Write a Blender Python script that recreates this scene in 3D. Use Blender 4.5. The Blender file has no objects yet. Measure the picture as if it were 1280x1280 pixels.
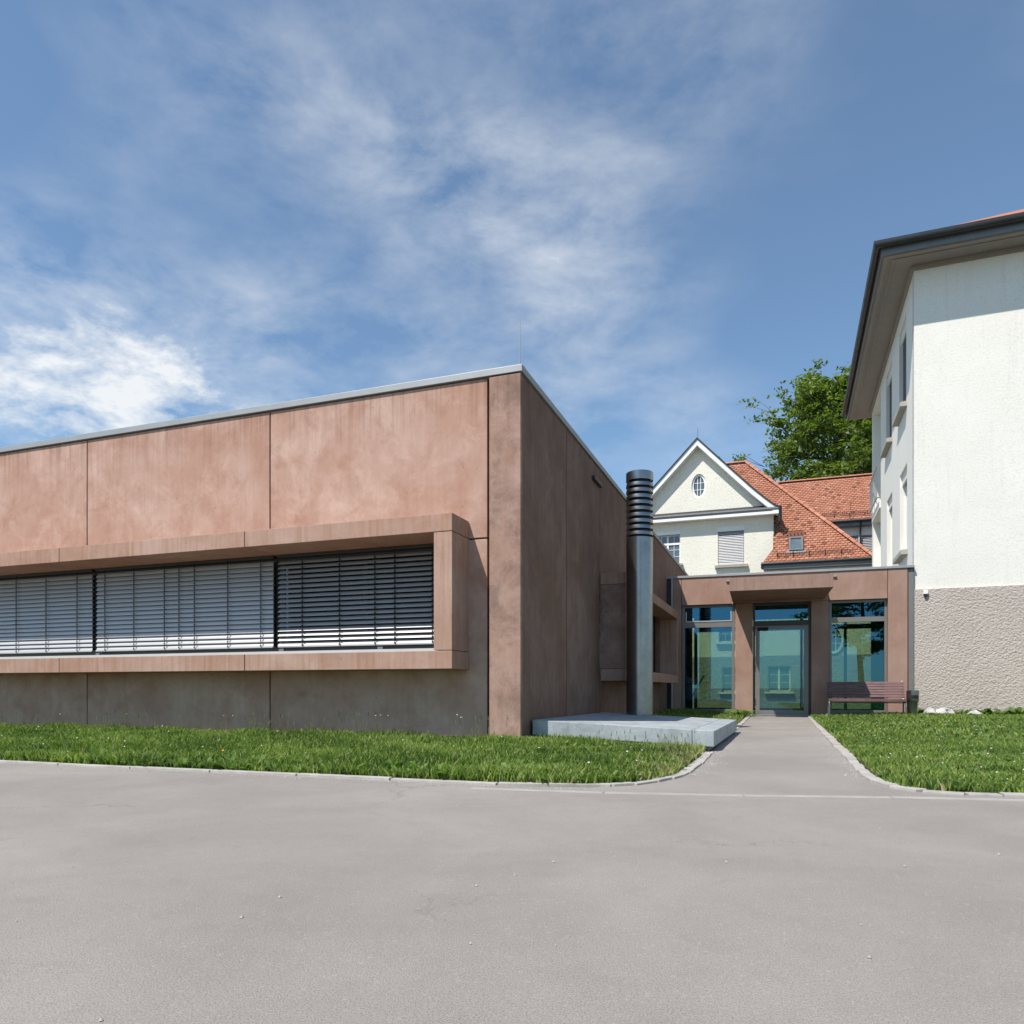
import bpy, bmesh, math, random
import numpy as np
from mathutils import Vector, Matrix
from mathutils.geometry import tessellate_polygon
R = math.radians
random.seed(7); np.random.seed(7)
scene = bpy.context.scene
COL = scene.collection

# ------------------------------------------------------------------ camera
YAW = math.atan(332/915)
cam_d = bpy.data.cameras.new('camera'); cam = bpy.data.objects.new('camera', cam_d); COL.objects.link(cam)
cam.location = (0, 0, .765); cam.rotation_euler = (R(90), 0, YAW)
cam_d.sensor_width = 36; cam_d.sensor_fit = 'HORIZONTAL'; cam_d.lens = 915/1280*36
cam_d.shift_y = (860-640)/1280; cam_d.clip_end = 4000; cam_d.clip_start = .05
scene.camera = cam

# ------------------------------------------------------------------ sun and sky
SUN_TO = Vector((-.29, -.50, .85)).normalized()          # towards the sun
EL = math.asin(SUN_TO.z); AZ = math.atan2(SUN_TO.x, SUN_TO.y)
sd = bpy.data.lights.new('sun', 'SUN'); sun = bpy.data.objects.new('sun', sd); COL.objects.link(sun)
sd.energy = 5.0; sd.angle = R(.5); sd.color = (1, .945, .875)
sun.rotation_euler = (-SUN_TO).to_track_quat('-Z', 'Y').to_euler()
w = bpy.data.worlds.new('World'); scene.world = w; w.use_nodes = True
nt = w.node_tree; nt.nodes.clear(); N = nt.nodes; L = nt.links
def wn(t, **k):
    n = N.new(t)
    for a, b in k.items(): setattr(n, a, b)
    return n
SKY_STRENGTH = .073
out = wn('ShaderNodeOutputWorld'); bg = wn('ShaderNodeBackground'); bg.inputs[1].default_value = SKY_STRENGTH
sky = wn('ShaderNodeTexSky', sky_type='NISHITA', sun_disc=False, sun_elevation=EL, sun_rotation=AZ, air_density=1.0, dust_density=.35, ozone_density=1.4, altitude=500)
tc = wn('ShaderNodeTexCoord'); sep = wn('ShaderNodeSeparateXYZ'); L.new(tc.outputs['Generated'], sep.inputs[0])
def m(op, a, b=None, c=None):
    n = wn('ShaderNodeMath', operation=op)
    for i, v in enumerate((a, b, c)):
        if v is None: continue
        if isinstance(v, (int, float)): n.inputs[i].default_value = v
        else: L.new(v, n.inputs[i])
    return n.outputs[0]
mp = wn('ShaderNodeMapping'); L.new(tc.outputs['Generated'], mp.inputs[0]); mp.inputs['Rotation'].default_value = (0, R(-24), 0); mp.inputs['Scale'].default_value = (1.0, 1.0, 2.1)
def noise(sc, det, rough, dist, off=(0, 0, 0)):
    v = wn('ShaderNodeVectorMath', operation='ADD'); L.new(mp.outputs[0], v.inputs[0]); v.inputs[1].default_value = off
    n = wn('ShaderNodeTexNoise'); L.new(v.outputs[0], n.inputs['Vector'])
    n.inputs['Scale'].default_value = sc; n.inputs['Detail'].default_value = det; n.inputs['Roughness'].default_value = rough; n.inputs['Distortion'].default_value = dist
    return n.outputs[0]
fine = noise(7.5, 12, .62, .15, (3.1, 1.7, 0)); big = noise(1.9, 3, .5, .2, (8.4, 2.2, 0))
# where the cloud banks of the day stand: (direction, tightness, weight)
banks = [((-.715, .610, .325), 34, .46), ((-.66, .66, .32), 75, .14), ((-.41, .82, .40), 26, .15), ((-.13, .87, .48), 26, .11), ((-.15, .90, .41), 38, .08), ((-.44, .77, .46), 60, -.12), ((-.62, .62, .47), 40, -.16), ((.03, .89, .44), 60, -.13), ((-.30,.80,.52), 90, .05)]
acc = None
for d, k, wt in banks:
    d = Vector(d).normalized()
    dp = wn('ShaderNodeVectorMath', operation='DOT_PRODUCT'); L.new(tc.outputs['Generated'], dp.inputs[0]); dp.inputs[1].default_value = d
    g = m('MULTIPLY', m('EXPONENT', m('MULTIPLY', m('SUBTRACT', dp.outputs['Value'], 1.0), k)), wt)
    acc = g if acc is None else m('ADD', acc, g)
def clamp01(x): 
    n = wn('ShaderNodeClamp'); L.new(x, n.inputs[0]); return n.outputs[0]
cov = clamp01(m('DIVIDE', m('SUBTRACT', m('ADD', m('MULTIPLY', big, 1.15), acc), .57), .42))
tex = clamp01(m('MULTIPLY_ADD', m('SUBTRACT', fine, .40), 2.8, .14))
thin = m('MULTIPLY', m('MULTIPLY', cov, tex), .62)
thick = clamp01(m('ADD', m('MULTIPLY', m('SUBTRACT', acc, .31), 4.6), m('MULTIPLY', m('SUBTRACT', fine, .52), 5.2)))
alpha = m('ADD', m('MAXIMUM', thin, m('MULTIPLY', thick, .93)), 0.05)
mx = wn('ShaderNodeMix', data_type='RGBA'); L.new(alpha, mx.inputs[0]); 
tint = wn('ShaderNodeMix', data_type='RGBA', blend_type='MULTIPLY'); tint.inputs[0].default_value = 1
L.new(sky.outputs[0], tint.inputs[6]); tint.inputs[7].default_value = (1.42, 1.76, 1.86, 1)
L.new(tint.outputs[2], mx.inputs[6]); mx.inputs[7].default_value = (10.6, 11.0, 11.4, 1)
L.new(mx.outputs[2], bg.inputs[0]); L.new(bg.outputs[0], out.inputs[0])
vs = scene.view_settings; vs.view_transform = 'Standard'; vs.look = 'None'; vs.gamma = 1; vs.exposure = .20; vs.use_curve_mapping = False
scene.cycles.max_bounces = 8; scene.cycles.transparent_max_bounces = 16; scene.cycles.caustics_reflective = False; scene.cycles.caustics_refractive = False

# ------------------------------------------------------------------ materials
def mat(name):
    mm = bpy.data.materials.new(name); mm.use_nodes = True
    return mm, mm.node_tree, mm.node_tree.nodes['Principled BSDF']
class NT:
    def __init__(s, t): s.t = t
    def n(s, ty, ins=None, **k):
        o = s.t.nodes.new(ty)
        for a, b in k.items(): setattr(o, a, b)
        for a, b in (ins or {}).items():
            if hasattr(b, 'is_linked') or isinstance(b, bpy.types.NodeSocket): s.t.links.new(b, o.inputs[a])
            else: o.inputs[a].default_value = b
        return o
    def math(s, op, a, b=0.0): return s.n('ShaderNodeMath', {0: a, 1: b}, operation=op).outputs[0]
    def noise(s, v, sc, det=4, ro=.5, di=0): return s.n('ShaderNodeTexNoise', {'Vector': v, 'Scale': sc, 'Detail': det, 'Roughness': ro, 'Distortion': di}).outputs[0]
    def ramp(s, f, stops):
        r = s.n('ShaderNodeValToRGB', {0: f}); e = r.color_ramp.elements
        while len(e) < len(stops): e.new(.5)
        for x, (p, c) in zip(e, stops): x.position = p; x.color = (c[0], c[1], c[2], 1) if not isinstance(c, (int, float)) else (c, c, c, 1)
        return r.outputs[0]
    def mix(s, f, a, b, bt='MIX'): 
        o = s.n('ShaderNodeMix', {0: f, 6: a, 7: b}, data_type='RGBA', blend_type=bt); return o.outputs[2]
    def coords(s, scale=(1, 1, 1), rnd=True):
        g = s.n('ShaderNodeNewGeometry').outputs['Position']
        mp = s.n('ShaderNodeMapping', {0: g, 3: scale})
        if rnd:
            oi = s.n('ShaderNodeObjectInfo').outputs['Random']
            c = s.n('ShaderNodeCombineXYZ', {0: s.math('MULTIPLY', oi, 37.0), 1: s.math('MULTIPLY', oi, 91.0), 2: s.math('MULTIPLY', oi, 53.0)}).outputs[0]
            return s.n('ShaderNodeVectorMath', {0: mp.outputs[0], 1: c}, operation='ADD').outputs[0]
        return mp.outputs[0]
    def bump(s, h, st, dist, bsdf, nrm=None):
        b = s.n('ShaderNodeBump', {'Height': h, 'Strength': st, 'Distance': dist})
        if nrm is not None: s.t.links.new(nrm, b.inputs['Normal'])
        if bsdf is not None: s.t.links.new(b.outputs[0], bsdf.inputs['Normal'])
        return b.outputs[0]
def rgba(c): return (c[0], c[1], c[2], 1)

def concrete(name, base, light, dark, blotch=1.0, streak=0.0, dirt=0.0, rough=.85):
    mm, t, b = mat(name); q = NT(t)
    v = q.coords(); big = q.noise(v, .75, 5, .6, .6); mid = q.noise(v, 2.6, 9, .70, .4); fin = q.noise(v, 38, 5, .7)
    col = q.mix(q.ramp(big, [(.36, 0), (.68, 1)]), rgba(base), rgba(light))
    col = q.mix(q.math('MULTIPLY', q.ramp(mid, [(.46, 0), (.75, 1)]), .8*blotch), col, rgba(dark))
    veil = q.noise(v, 1.7, 8, .68, .5)
    col = q.mix(q.math('MULTIPLY', q.ramp(veil, [(.50, 0), (.72, 1)]), .62*blotch), col, rgba([c*1.13+.03 for c in light]))
    vs2 = q.coords((5.5, 5.5, .28)); st = q.noise(vs2, 3.0, 5, .6)
    col = q.mix(q.math('MULTIPLY', q.ramp(st, [(.48, 0), (.66, 1)]), .16+streak), col, rgba([dark[0]*1.05, dark[1]*.86, dark[2]*.66]))
    if streak: 
        st2 = q.noise(q.coords((5, 5, .25)), 3.0, 6, .7)
        col = q.mix(q.math('MULTIPLY', q.ramp(st2, [(.54, 0), (.70, 1)]), .30), col, rgba([c*1.18+.03 for c in light]))
    if dirt:
        d = q.noise(v, 2.1, 8, .75, .3)
        col = q.mix(q.math('MULTIPLY', q.ramp(d, [(.45, 0), (.62, 1)]), dirt), col, rgba([dark[0]*.42, dark[1]*.45, dark[2]*.5]))
    spk = q.ramp(q.noise(v, 120, 2, .5), [(.30, 0.72), (.45, 1)])
    col = q.mix(.5, col, spk, 'MULTIPLY')
    zp = q.n('ShaderNodeSeparateXYZ', {0: q.n('ShaderNodeNewGeometry').outputs['Position']}).outputs[2]
    edge = q.n('ShaderNodeMapRange', {0: zp, 1: 3.9, 2: 4.62, 3: 0.0, 4: 1.0}).outputs[0]
    run = q.ramp(q.noise(q.coords((7, 7, .12)), 2.2, 5, .65), [(.47, 0), (.62, 1)])
    col = q.mix(q.math('MULTIPLY', q.math('MULTIPLY', run, edge), .38), col, rgba([c*.55 for c in dark]))
    rust = q.ramp(q.noise(v, 1.35, 9, .72, .5), [(.56, 0), (.64, 1)])
    col = q.mix(q.math('MULTIPLY', rust, .20*blotch), col, rgba([dark[0]*1.12, dark[1]*.92, dark[2]*.78]))
    pores = q.n('ShaderNodeTexVoronoi', {'Vector': v, 'Scale': 7.0}).outputs['Distance']
    col = q.mix(q.math('MULTIPLY', q.ramp(pores, [(.04, .75), (.075, 0)]), q.ramp(mid, [(.42, 0), (.55, 1)])), col, rgba([c*.4 for c in dark]))
    t.links.new(col, b.inputs['Base Color']); b.inputs['Roughness'].default_value = rough
    b.inputs['Specular IOR Level'].default_value = .3
    q.bump(q.mix(.5, fin, mid), .25, .006, b)
    return mm
M = {}
M['panel'] = concrete('red concrete', (.40, .230, .168), (.50, .345, .278), (.325, .165, .108))
M['pilaster'] = concrete('weathered red concrete', (.34, .205, .152), (.415, .285, .23), (.235, .14, .10), .9, 0, .5)
M['side'] = concrete('shade-darkened red concrete', (.192, .108, .075), (.24, .155, .12), (.135, .076, .053), 1.0, .12)  # front panel concrete with the shade of the sunless side darkened into its colours
M['band'] = concrete('streaked red concrete', (.355, .21, .15), (.44, .305, .245), (.29, .155, .095), .6, .28)
M['link'] = concrete('link red concrete', (.325, .195, .145), (.39, .265, .21), (.27, .155, .112), .6)
M['linkband'] = concrete('link streaked concrete', (.29, .18, .14), (.35, .24, .195), (.21, .13, .095), .6, .25)

def simple(name, col, rough=.5, metal=0, var=.0, bumpsc=0, bst=.2, bd=.004, spec=.5):
    mm, t, b = mat(name); q = NT(t)
    b.inputs['Roughness'].default_value = rough; b.inputs['Metallic'].default_value = metal; b.inputs['Specular IOR Level'].default_value = spec
    v = q.coords()
    n = q.noise(v, 4, 6, .65)
    c = q.mix(q.ramp(n, [(.3, 0), (.7, 1)]), rgba([x*(1-var) for x in col]), rgba([min(1, x*(1+var)) for x in col]))
    t.links.new(c, b.inputs['Base Color'])
    if bumpsc: q.bump(q.noise(v, bumpsc, 4, .6), bst, bd, b)
    return mm
M['cap'] = simple('roof edge sheet', (.33, .34, .34), .5, .3, .06)
M['dark'] = simple('dark joint', (.03, .028, .026), .8, 0, .2)
M['room'] = simple('interior', (.10, .10, .095), .8, 0, .1)
M['frame'] = simple('taupe metal', (.215, .20, .185), .45, .3, .06)
M['frame_dark'] = simple('dark metal', (.045, .044, .042), .4, .3, .1)
M['steel'] = simple('brushed steel', (.27, .275, .28), .30, 1, .18)
M['galv'] = simple('zinc pipe', (.30, .32, .32), .5, .7, .1)
M['slat'] = simple('blind slat', (.50, .50, .495), .5, .4, .03)
M['cord'] = simple('black cord', (.01, .01, .01), .8)
M['sillmetal'] = simple('aluminium sill', (.62, .61, .59), .4, .5, .05)
M['white'] = simple('white paint', (.80, .80, .78), .55, 0, .04)
M['offwhite'] = simple('old white paint', (.70, .69, .64), .6, 0, .06)
M['stonesill'] = simple('grey stone sill', (.36, .34, .29), .85, 0, .15, 30)
M['gutter'] = simple('dark gutter', (.035, .04, .04), .45, .5, .2)
M['guttergrey'] = simple('grey gutter', (.16, .17, .18), .45, .4, .1)
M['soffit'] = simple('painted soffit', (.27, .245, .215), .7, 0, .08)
M['underside'] = simple('slab underside', (.14,.13,.125), .9)
M['darkglass'] = simple('room glass', (.012, .016, .022), .06, 0, 0, spec=.8)
M['houseglass'] = simple('house glass', (.10, .13, .15), .08, 0, .3, spec=.8)
M['bark'] = simple('bark', (.075, .06, .045), .95, 0, .35, 20, .8, .03)
M['benchsteel'] = simple('bench steel', (.30, .31, .32), .4, .8)
M['wood'] = simple('bench wood', (.145, .075, .072), .6, 0, .3, 60, .3, .002)
M['rock'] = simple('pale rock', (.48, .47, .45), .9, 0, .35, 14, .8, .03)
M['soil'] = simple('soil under grass', (.05, .05, .028), 1, 0, .4, 40, .8, .02)
M['floor'] = simple('interior floor', (.16, .17, .165), .35)
M['fence_blind'] = simple('pale blind', (.43, .43, .44), .5, .2, .05)

def stucco(name, a, b_, sc, st, dist, stain=.25, stretch=(1, 1, 1)):
    mm, t, b = mat(name); q = NT(t); v = q.coords(stretch, False)
    n1 = q.noise(v, sc, 5, .6); n2 = q.noise(v, .8, 5, .6); n3 = q.noise(q.coords((4, 4, .25), False), 2, 5, .65)
    c = q.mix(q.ramp(n2, [(.3, 0), (.7, 1)]), rgba(a), rgba(b_))
    c = q.mix(q.math('MULTIPLY', q.ramp(n3, [(.55, 0), (.75, 1)]), stain), c, rgba([x*.55 for x in a]))
    c = q.mix(q.math('MULTIPLY', q.ramp(n1, [(.28, 1), (.48, 0)]), .35), c, rgba([x*.6 for x in a]))
    t.links.new(c, b.inputs['Base Color']); b.inputs['Roughness'].default_value = .95; b.inputs['Specular IOR Level'].default_value = .15
    q.bump(n1, st, dist, b)
    return mm
M['stucco'] = stucco('cream roughcast', (.75, .72, .62), (.81, .785, .69), 9, .55, .03, .10)
M['stucco_base'] = stucco('grey rough base', (.29, .28, .245), (.35, .34, .30), 7, .9, .08, .2)
M['plaster'] = stucco('white plaster', (.75, .725, .655), (.80, .78, .715), 22, .5, .012, .18)
M['plaster_side'] = stucco('white side plaster', (.75, .725, .655), (.79, .77, .705), 40, .2, .006, .06)
M['rough_base'] = stucco('combed rough plaster', (.50, .435, .385), (.57, .50, .445), 20, 1, .05, .1, (1, 1, 1))

def granite():
    mm, t, b = mat('blue grey slab'); q = NT(t); v = q.coords()
    n1 = q.noise(v, 3, 6, .7, .6); n2 = q.noise(v, 90, 3, .6)
    c = q.mix(q.ramp(n1, [(.35, 0), (.65, 1)]), (.27, .30, .315, 1), (.46, .50, .515, 1))
    c = q.mix(.55, c, q.ramp(n2, [(.3, .55), (.6, 1.0)]), 'MULTIPLY')
    t.links.new(c, b.inputs['Base Color']); b.inputs['Roughness'].default_value = .7
    q.bump(n2, .15, .002, b); return mm
M['granite'] = granite()

def asphalt(name, base):
    mm, t, b = mat(name); q = NT(t); v = q.coords((1, 1, 1), False)
    n1 = q.noise(v, 170, 3, .7); n2 = q.noise(v, .7, 6, .6, .5); n3 = q.noise(v, 6, 6, .7); vo = q.n('ShaderNodeTexVoronoi', {'Vector': v, 'Scale': 110.0}).outputs['Distance']
    c = q.mix(q.ramp(n2, [(.35, 0), (.68, 1)]), rgba([x*.88 for x in base]), rgba([x*1.10 for x in base]))
    c = q.mix(q.math('MULTIPLY', q.ramp(n3, [(.5, 0), (.75, 1)]), .3), c, rgba([base[0]*.74, base[1]*.72, base[2]*.70]))
    c = q.mix(.75, c, q.ramp(n1, [(.28, .45), (.55, 1.0), (.75, 1.0)]), 'MULTIPLY')
    c = q.mix(.35, c, q.ramp(vo, [(.0, .62), (.5, 1.0)]), 'MULTIPLY')
    wv = q.n('ShaderNodeVectorMath', {0: v, 1: q.n('ShaderNodeTexNoise', {'Vector': v, 'Scale': 1.6, 'Detail': 6.0, 'Roughness': .7}).outputs['Color']}, operation='ADD').outputs[0]
    ck = q.n('ShaderNodeTexVoronoi', {'Vector': wv, 'Scale': .42}, feature='DISTANCE_TO_EDGE').outputs['Distance']
    cm = q.math('MULTIPLY', q.ramp(ck, [(.0, 1), (.004, 0)]), q.ramp(q.noise(v, .5, 3, .5), [(.50, 0), (.60, 1)]))
    c = q.mix(q.math('MULTIPLY', cm, .65), c, (.07, .065, .06, 1))
    peb = q.n('ShaderNodeTexVoronoi', {'Vector': v, 'Scale': 46.0}); pc = q.n('ShaderNodeSeparateColor', {0: peb.outputs['Color']}).outputs[0]
    c = q.mix(q.math('MULTIPLY', q.ramp(peb.outputs['Distance'], [(.25, .22), (.4, 0)]), q.ramp(pc, [(.55, 0), (.62, 1)])), c, q.mix(pc, rgba([x*.45 for x in base]), rgba([x*1.4 for x in base])))
    grit = q.noise(v, 420, 2, .5); c = q.mix(.5, c, q.ramp(grit, [(.35, .55), (.62, 1.25)]), 'MULTIPLY')
    spots = q.ramp(q.noise(v, 2.3, 8, .75, .5), [(.60, 0), (.72, 1)]); c = q.mix(q.math('MULTIPLY', spots, .35), c, rgba([x*.55 for x in base]))
    t.links.new(c, b.inputs['Base Color']); b.inputs['Roughness'].default_value = .9; b.inputs['Specular IOR Level'].default_value = .2
    q.bump(n1, .6, .006, b); return mm
M['asphalt'] = asphalt('worn asphalt', (.325, .297, .270))
M['strip'] = simple('drain strip', (.34, .312, .285), .9, 0, .15, 60, .4, .003)
M['kerb'] = simple('kerb concrete', (.39, .365, .335), .9, 0, .22, 50, .6, .004)

def attr_mat(name, stops, rough=.6, trans=0.0, spec=.3, tcol=None, extra_noise=0):
    mm, t, b = mat(name); q = NT(t)
    a = q.n('ShaderNodeAttribute', attribute_name='var').outputs['Fac']
    c = q.ramp(a, stops)
    if extra_noise:
        v = q.coords((1, 1, 1), False)
        c = q.mix(q.math('MULTIPLY', q.ramp(q.noise(v, 1.2, 5, .6), [(.45, 0), (.7, 1)]), extra_noise), c, (.30, .12, .07, 1))
    t.links.new(c, b.inputs['Base Color']); b.inputs['Roughness'].default_value = rough; b.inputs['Specular IOR Level'].default_value = spec
    if trans:
        tr = q.n('ShaderNodeBsdfTranslucent', {'Color': q.mix(1.0, c, rgba(tcol or (1.2, 1.45, .55)), 'MULTIPLY')})
        ms = q.n('ShaderNodeMixShader', {0: trans}); t.links.new(b.outputs[0], ms.inputs[1]); t.links.new(tr.outputs[0], ms.inputs[2])
        t.links.new(ms.outputs[0], t.nodes['Material Output'].inputs[0])
    return mm
M['grass'] = attr_mat('grass blades', [(0, (.035, .075, .015)), (.35, (.13, .21, .038)), (.7, (.27, .36, .075)), (.95, (.42, .46, .14)), (1, (.40, .34, .19))], .5, .4, .35)
M['weed'] = attr_mat('broad weed leaves', [(0, (.05, .11, .024)), (.6, (.13, .22, .048)), (1, (.23, .32, .09))], .45, .35, .4)
M['leaf'] = attr_mat('tree leaves', [(0, (.05, .085, .016)), (.5, (.135, .19, .032)), (1, (.25, .30, .06))], .45, .5, .4)
M['tile'] = attr_mat('clay roof tiles', [(0, (.20, .085, .055)), (.25, (.39, .16, .10)), (.7, (.47, .205, .13)), (1, (.53, .27, .185))], .8, 0, .2, None, .25)
M['flower'] = simple('white clover heads', (.62, .60, .52), .8)
M['stalkhead'] = simple('dry seed heads', (.42, .39, .31), .9)
M['stalk'] = simple('dry grass stalks', (.16, .17, .07), .8, 0, .3)
M['orange'] = simple('orange petals', (.8, .30, .02), .7)

def glass(name, tint, refl, f0):
    mm, t, b = mat(name); q = NT(t); t.nodes.remove(b)
    tr = q.n('ShaderNodeBsdfTransparent', {'Color': rgba(tint)}); gl = q.n('ShaderNodeBsdfGlossy', {'Color': rgba(refl), 'Roughness': .0})
    fr = q.n('ShaderNodeFresnel', {'IOR': 1.5}).outputs[0]
    f = q.math('ADD', q.math('MULTIPLY', fr, 1.0), f0)
    ms = q.n('ShaderNodeMixShader', {0: f}); t.links.new(tr.outputs[0], ms.inputs[1]); t.links.new(gl.outputs[0], ms.inputs[2])
    t.links.new(ms.outputs[0], t.nodes['Material Output'].inputs[0]); return mm
M['glass'] = glass('tinted facade glass', (.53, .62, .50), (.16, .44, .76), .14)
M['glass_rear'] = glass('rear glass', (.88, .95, .91), (.8, .9, .95), .02)

# ------------------------------------------------------------------ mesh helpers
def thing(name, label, cat, loc=(0, 0, 0), rot=0, group=None, local=False, kind=None):
    o = bpy.data.objects.new(name, None); COL.objects.link(o); o.location = loc; o.rotation_euler = (0, 0, rot); o.empty_display_size = .3
    if label: o['label'] = label
    if cat: o['category'] = cat
    if group: o['group'] = group
    if kind: o['kind'] = kind
    o['_l'] = 1 if local else 0
    return o
def root(o):
    while o.parent: o = o.parent
    return o
class MB:
    def __init__(s): s.v = []; s.f = []
    def add(s, vs, fs):
        k = len(s.v); s.v += [tuple(p) for p in vs]; s.f += [tuple(i+k for i in f) for f in fs]; return s
    def box(s, x0, x1, y0, y1, z0, z1):
        return s.add([(x0, y0, z0), (x1, y0, z0), (x1, y1, z0), (x0, y1, z0), (x0, y0, z1), (x1, y0, z1), (x1, y1, z1), (x0, y1, z1)],
                     [(0, 3, 2, 1), (4, 5, 6, 7), (0, 1, 5, 4), (1, 2, 6, 5), (2, 3, 7, 6), (3, 0, 4, 7)])
    def prism(s, pts, a, b, ax='y'):
        """pts: 2-D polygon; extruded from a to b along axis ax (other two axes in xyz order)"""
        n = len(pts)
        def P(p, t): return {'x': (t, p[0], p[1]), 'y': (p[0], t, p[1]), 'z': (p[0], p[1], t)}[ax]
        vs = [P(p, a) for p in pts]+[P(p, b) for p in pts]
        tr = tessellate_polygon([[Vector((p[0], p[1], 0)) for p in pts]])
        fs = [tuple(t) for t in tr]+[tuple(i+n for i in reversed(t)) for t in tr]
        fs += [(i, (i+1) % n, (i+1) % n+n, i+n) for i in range(n)]
        return s.add(vs, fs)
    def wall(s, outer, holes, P, depth, rev=None):
        """P(u,w,d) maps to 3-D; face at d=0 with holes, reveals rev deep, outer rim depth deep"""
        rev = rev or depth
        polys = [outer]+holes; flat = [p for q in polys for p in q]
        tr = tessellate_polygon([[Vector((p[0], p[1], 0)) for p in q] for q in polys])
        s.add([P(p[0], p[1], 0) for p in flat], [tuple(t) for t in tr])
        for q, dd in [(outer, depth)]+[(h, rev) for h in holes]:
            n = len(q); s.add([P(p[0], p[1], 0) for p in q]+[P(p[0], p[1], dd) for p in q], [(i, (i+1) % n, (i+1) % n+n, i+n) for i in range(n)])
        return s
    def cyl(s, p0, p1, r, n=12, r1=None, cap=True):
        p0 = Vector(p0); p1 = Vector(p1); r1 = r if r1 is None else r1
        d = (p1-p0).normalized(); a = d.orthogonal().normalized(); b = d.cross(a)
        vs = []
        for p, rr in ((p0, r), (p1, r1)):
            for i in range(n):
                t = 2*math.pi*i/n; vs.append(p+(a*math.cos(t)+b*math.sin(t))*rr)
        fs = [(i, (i+1) % n, (i+1) % n+n, i+n) for i in range(n)]
        if cap: fs += [tuple(reversed(range(n))), tuple(range(n, 2*n))]
        return s.add(vs, fs)
    def tube(s, pts, r, n=8):
        for a, b in zip(pts[:-1], pts[1:]): s.cyl(a, b, r, n)
        return s
    def lathe(s, prof, cx, cy, n=48):
        k = len(prof); vs = []
        for (r, z) in prof:
            for i in range(n): t = 2*math.pi*i/n; vs.append((cx+r*math.cos(t), cy+r*math.sin(t), z))
        fs = [(j*n+i, j*n+(i+1) % n, (j+1)*n+(i+1) % n, (j+1)*n+i) for j in range(k-1) for i in range(n)]
        return s.add(vs, fs)
    def build(s, name, m_, parent=None, smooth=False, bevel=0, label=None):
        me = bpy.data.meshes.new(name)
        vs = s.v
        if parent is not None:
            rt = root(parent)
            if not rt.get('_l'):
                l = rt.location; vs = [(x-l.x, y-l.y, z-l.z) for x, y, z in vs]
        me.from_pydata(vs, [], s.f)
        bm = bmesh.new(); bm.from_mesh(me)
        if bevel or smooth: bmesh.ops.remove_doubles(bm, verts=bm.verts, dist=1e-5)
        bmesh.ops.recalc_face_normals(bm, faces=bm.faces)
        if bevel: bmesh.ops.bevel(bm, geom=[e for e in bm.edges if len(e.link_faces) == 2 and e.calc_face_angle(0) > .5], offset=bevel, segments=2, affect='EDGES', profile=.6)
        bm.to_mesh(me); bm.free()
        if smooth:
            me.polygons.foreach_set('use_smooth', [True]*len(me.polygons)); me.set_sharp_from_angle(angle=R(35))
        me.materials.append(M[m_] if isinstance(m_, str) else m_)
        o = bpy.data.objects.new(name, me); COL.objects.link(o)
        if parent is not None: o.parent = parent
        if label: o['label'] = label
        return o
def tag(o, label=None, cat=None, group=None, kind=None):
    for k, v in (('label', label), ('category', cat), ('group', group), ('kind', kind)):
        if v: o[k] = v
    return o
def share(o, parent, dloc=(0, 0, 0)):
    c = o.copy(); COL.objects.link(c); c.parent = parent; c.location = Vector(o.location)+Vector(dloc); return c
def npmesh(name, V, F, m_, var=None, smooth=False):
    me = bpy.data.meshes.new(name); V = np.asarray(V, dtype=np.float32); F = np.asarray(F, dtype=np.int32); k = F.shape[1]
    me.vertices.add(len(V)); me.vertices.foreach_set('co', V.ravel())
    me.loops.add(F.size); me.loops.foreach_set('vertex_index', F.ravel())
    me.polygons.add(len(F)); me.polygons.foreach_set('loop_start', np.arange(0, F.size, k, dtype=np.int32)); me.polygons.foreach_set('loop_total', np.full(len(F), k, dtype=np.int32))
    if var is not None:
        a = me.attributes.new('var', 'FLOAT', 'POINT'); a.data.foreach_set('value', np.asarray(var, dtype=np.float32))
    if smooth: me.polygons.foreach_set('use_smooth', np.ones(len(F), dtype=bool))
    me.update(calc_edges=True); me.materials.append(M[m_] if isinstance(m_, str) else m_)
    o = bpy.data.objects.new(name, me); COL.objects.link(o); return o
def rect(x0, x1, z0, z1): return [(x0, z0), (x1, z0), (x1, z1), (x0, z1)]
def ellipse(cx, cz, a, b, n=28): return [(cx+a*math.cos(2*math.pi*i/n), cz+b*math.sin(2*math.pi*i/n)) for i in range(n)]

# ================================================================== THE SETTING
# road with the path to the door (one sheet), lawns, kerbs
KL = [(-40, 5.25), (-12.3, 5.25), (-6.374, 5.30), (-4.969, 5.32), (-3.716, 5.35), (-2.572, 5.37), (-1.75, 5.40), (-1.35, 5.50), (-1.08, 5.75), (-.90, 6.10), (-.80, 6.55), (-.762, 7.4), (-.755, 9.6), (-.74, 14), (-.70, 20.99)]
KR = [(.80, 21.03), (.75, 14.0), (.745, 10.9), (.735, 8.36), (.725, 6.95), (.77, 6.45), (.90, 6.14), (1.12, 6.02), (2.2, 6.10), (4.0, 6.38), (7.0, 6.9), (40, 12.8)]
road = MB(); poly = [(-40, -14)]+KL+KR+[(40, -14)]
road.prism(poly, -.06, 0, 'z'); ro = road.build('road', 'asphalt'); tag(ro, kind='structure')
g = MB().box(-1500, 1500, -1500, 1500, -.5, -.065).build('ground', simple('dry ground', (.17, .155, .115), .95, 0, .3)); tag(g, kind='structure')

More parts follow.
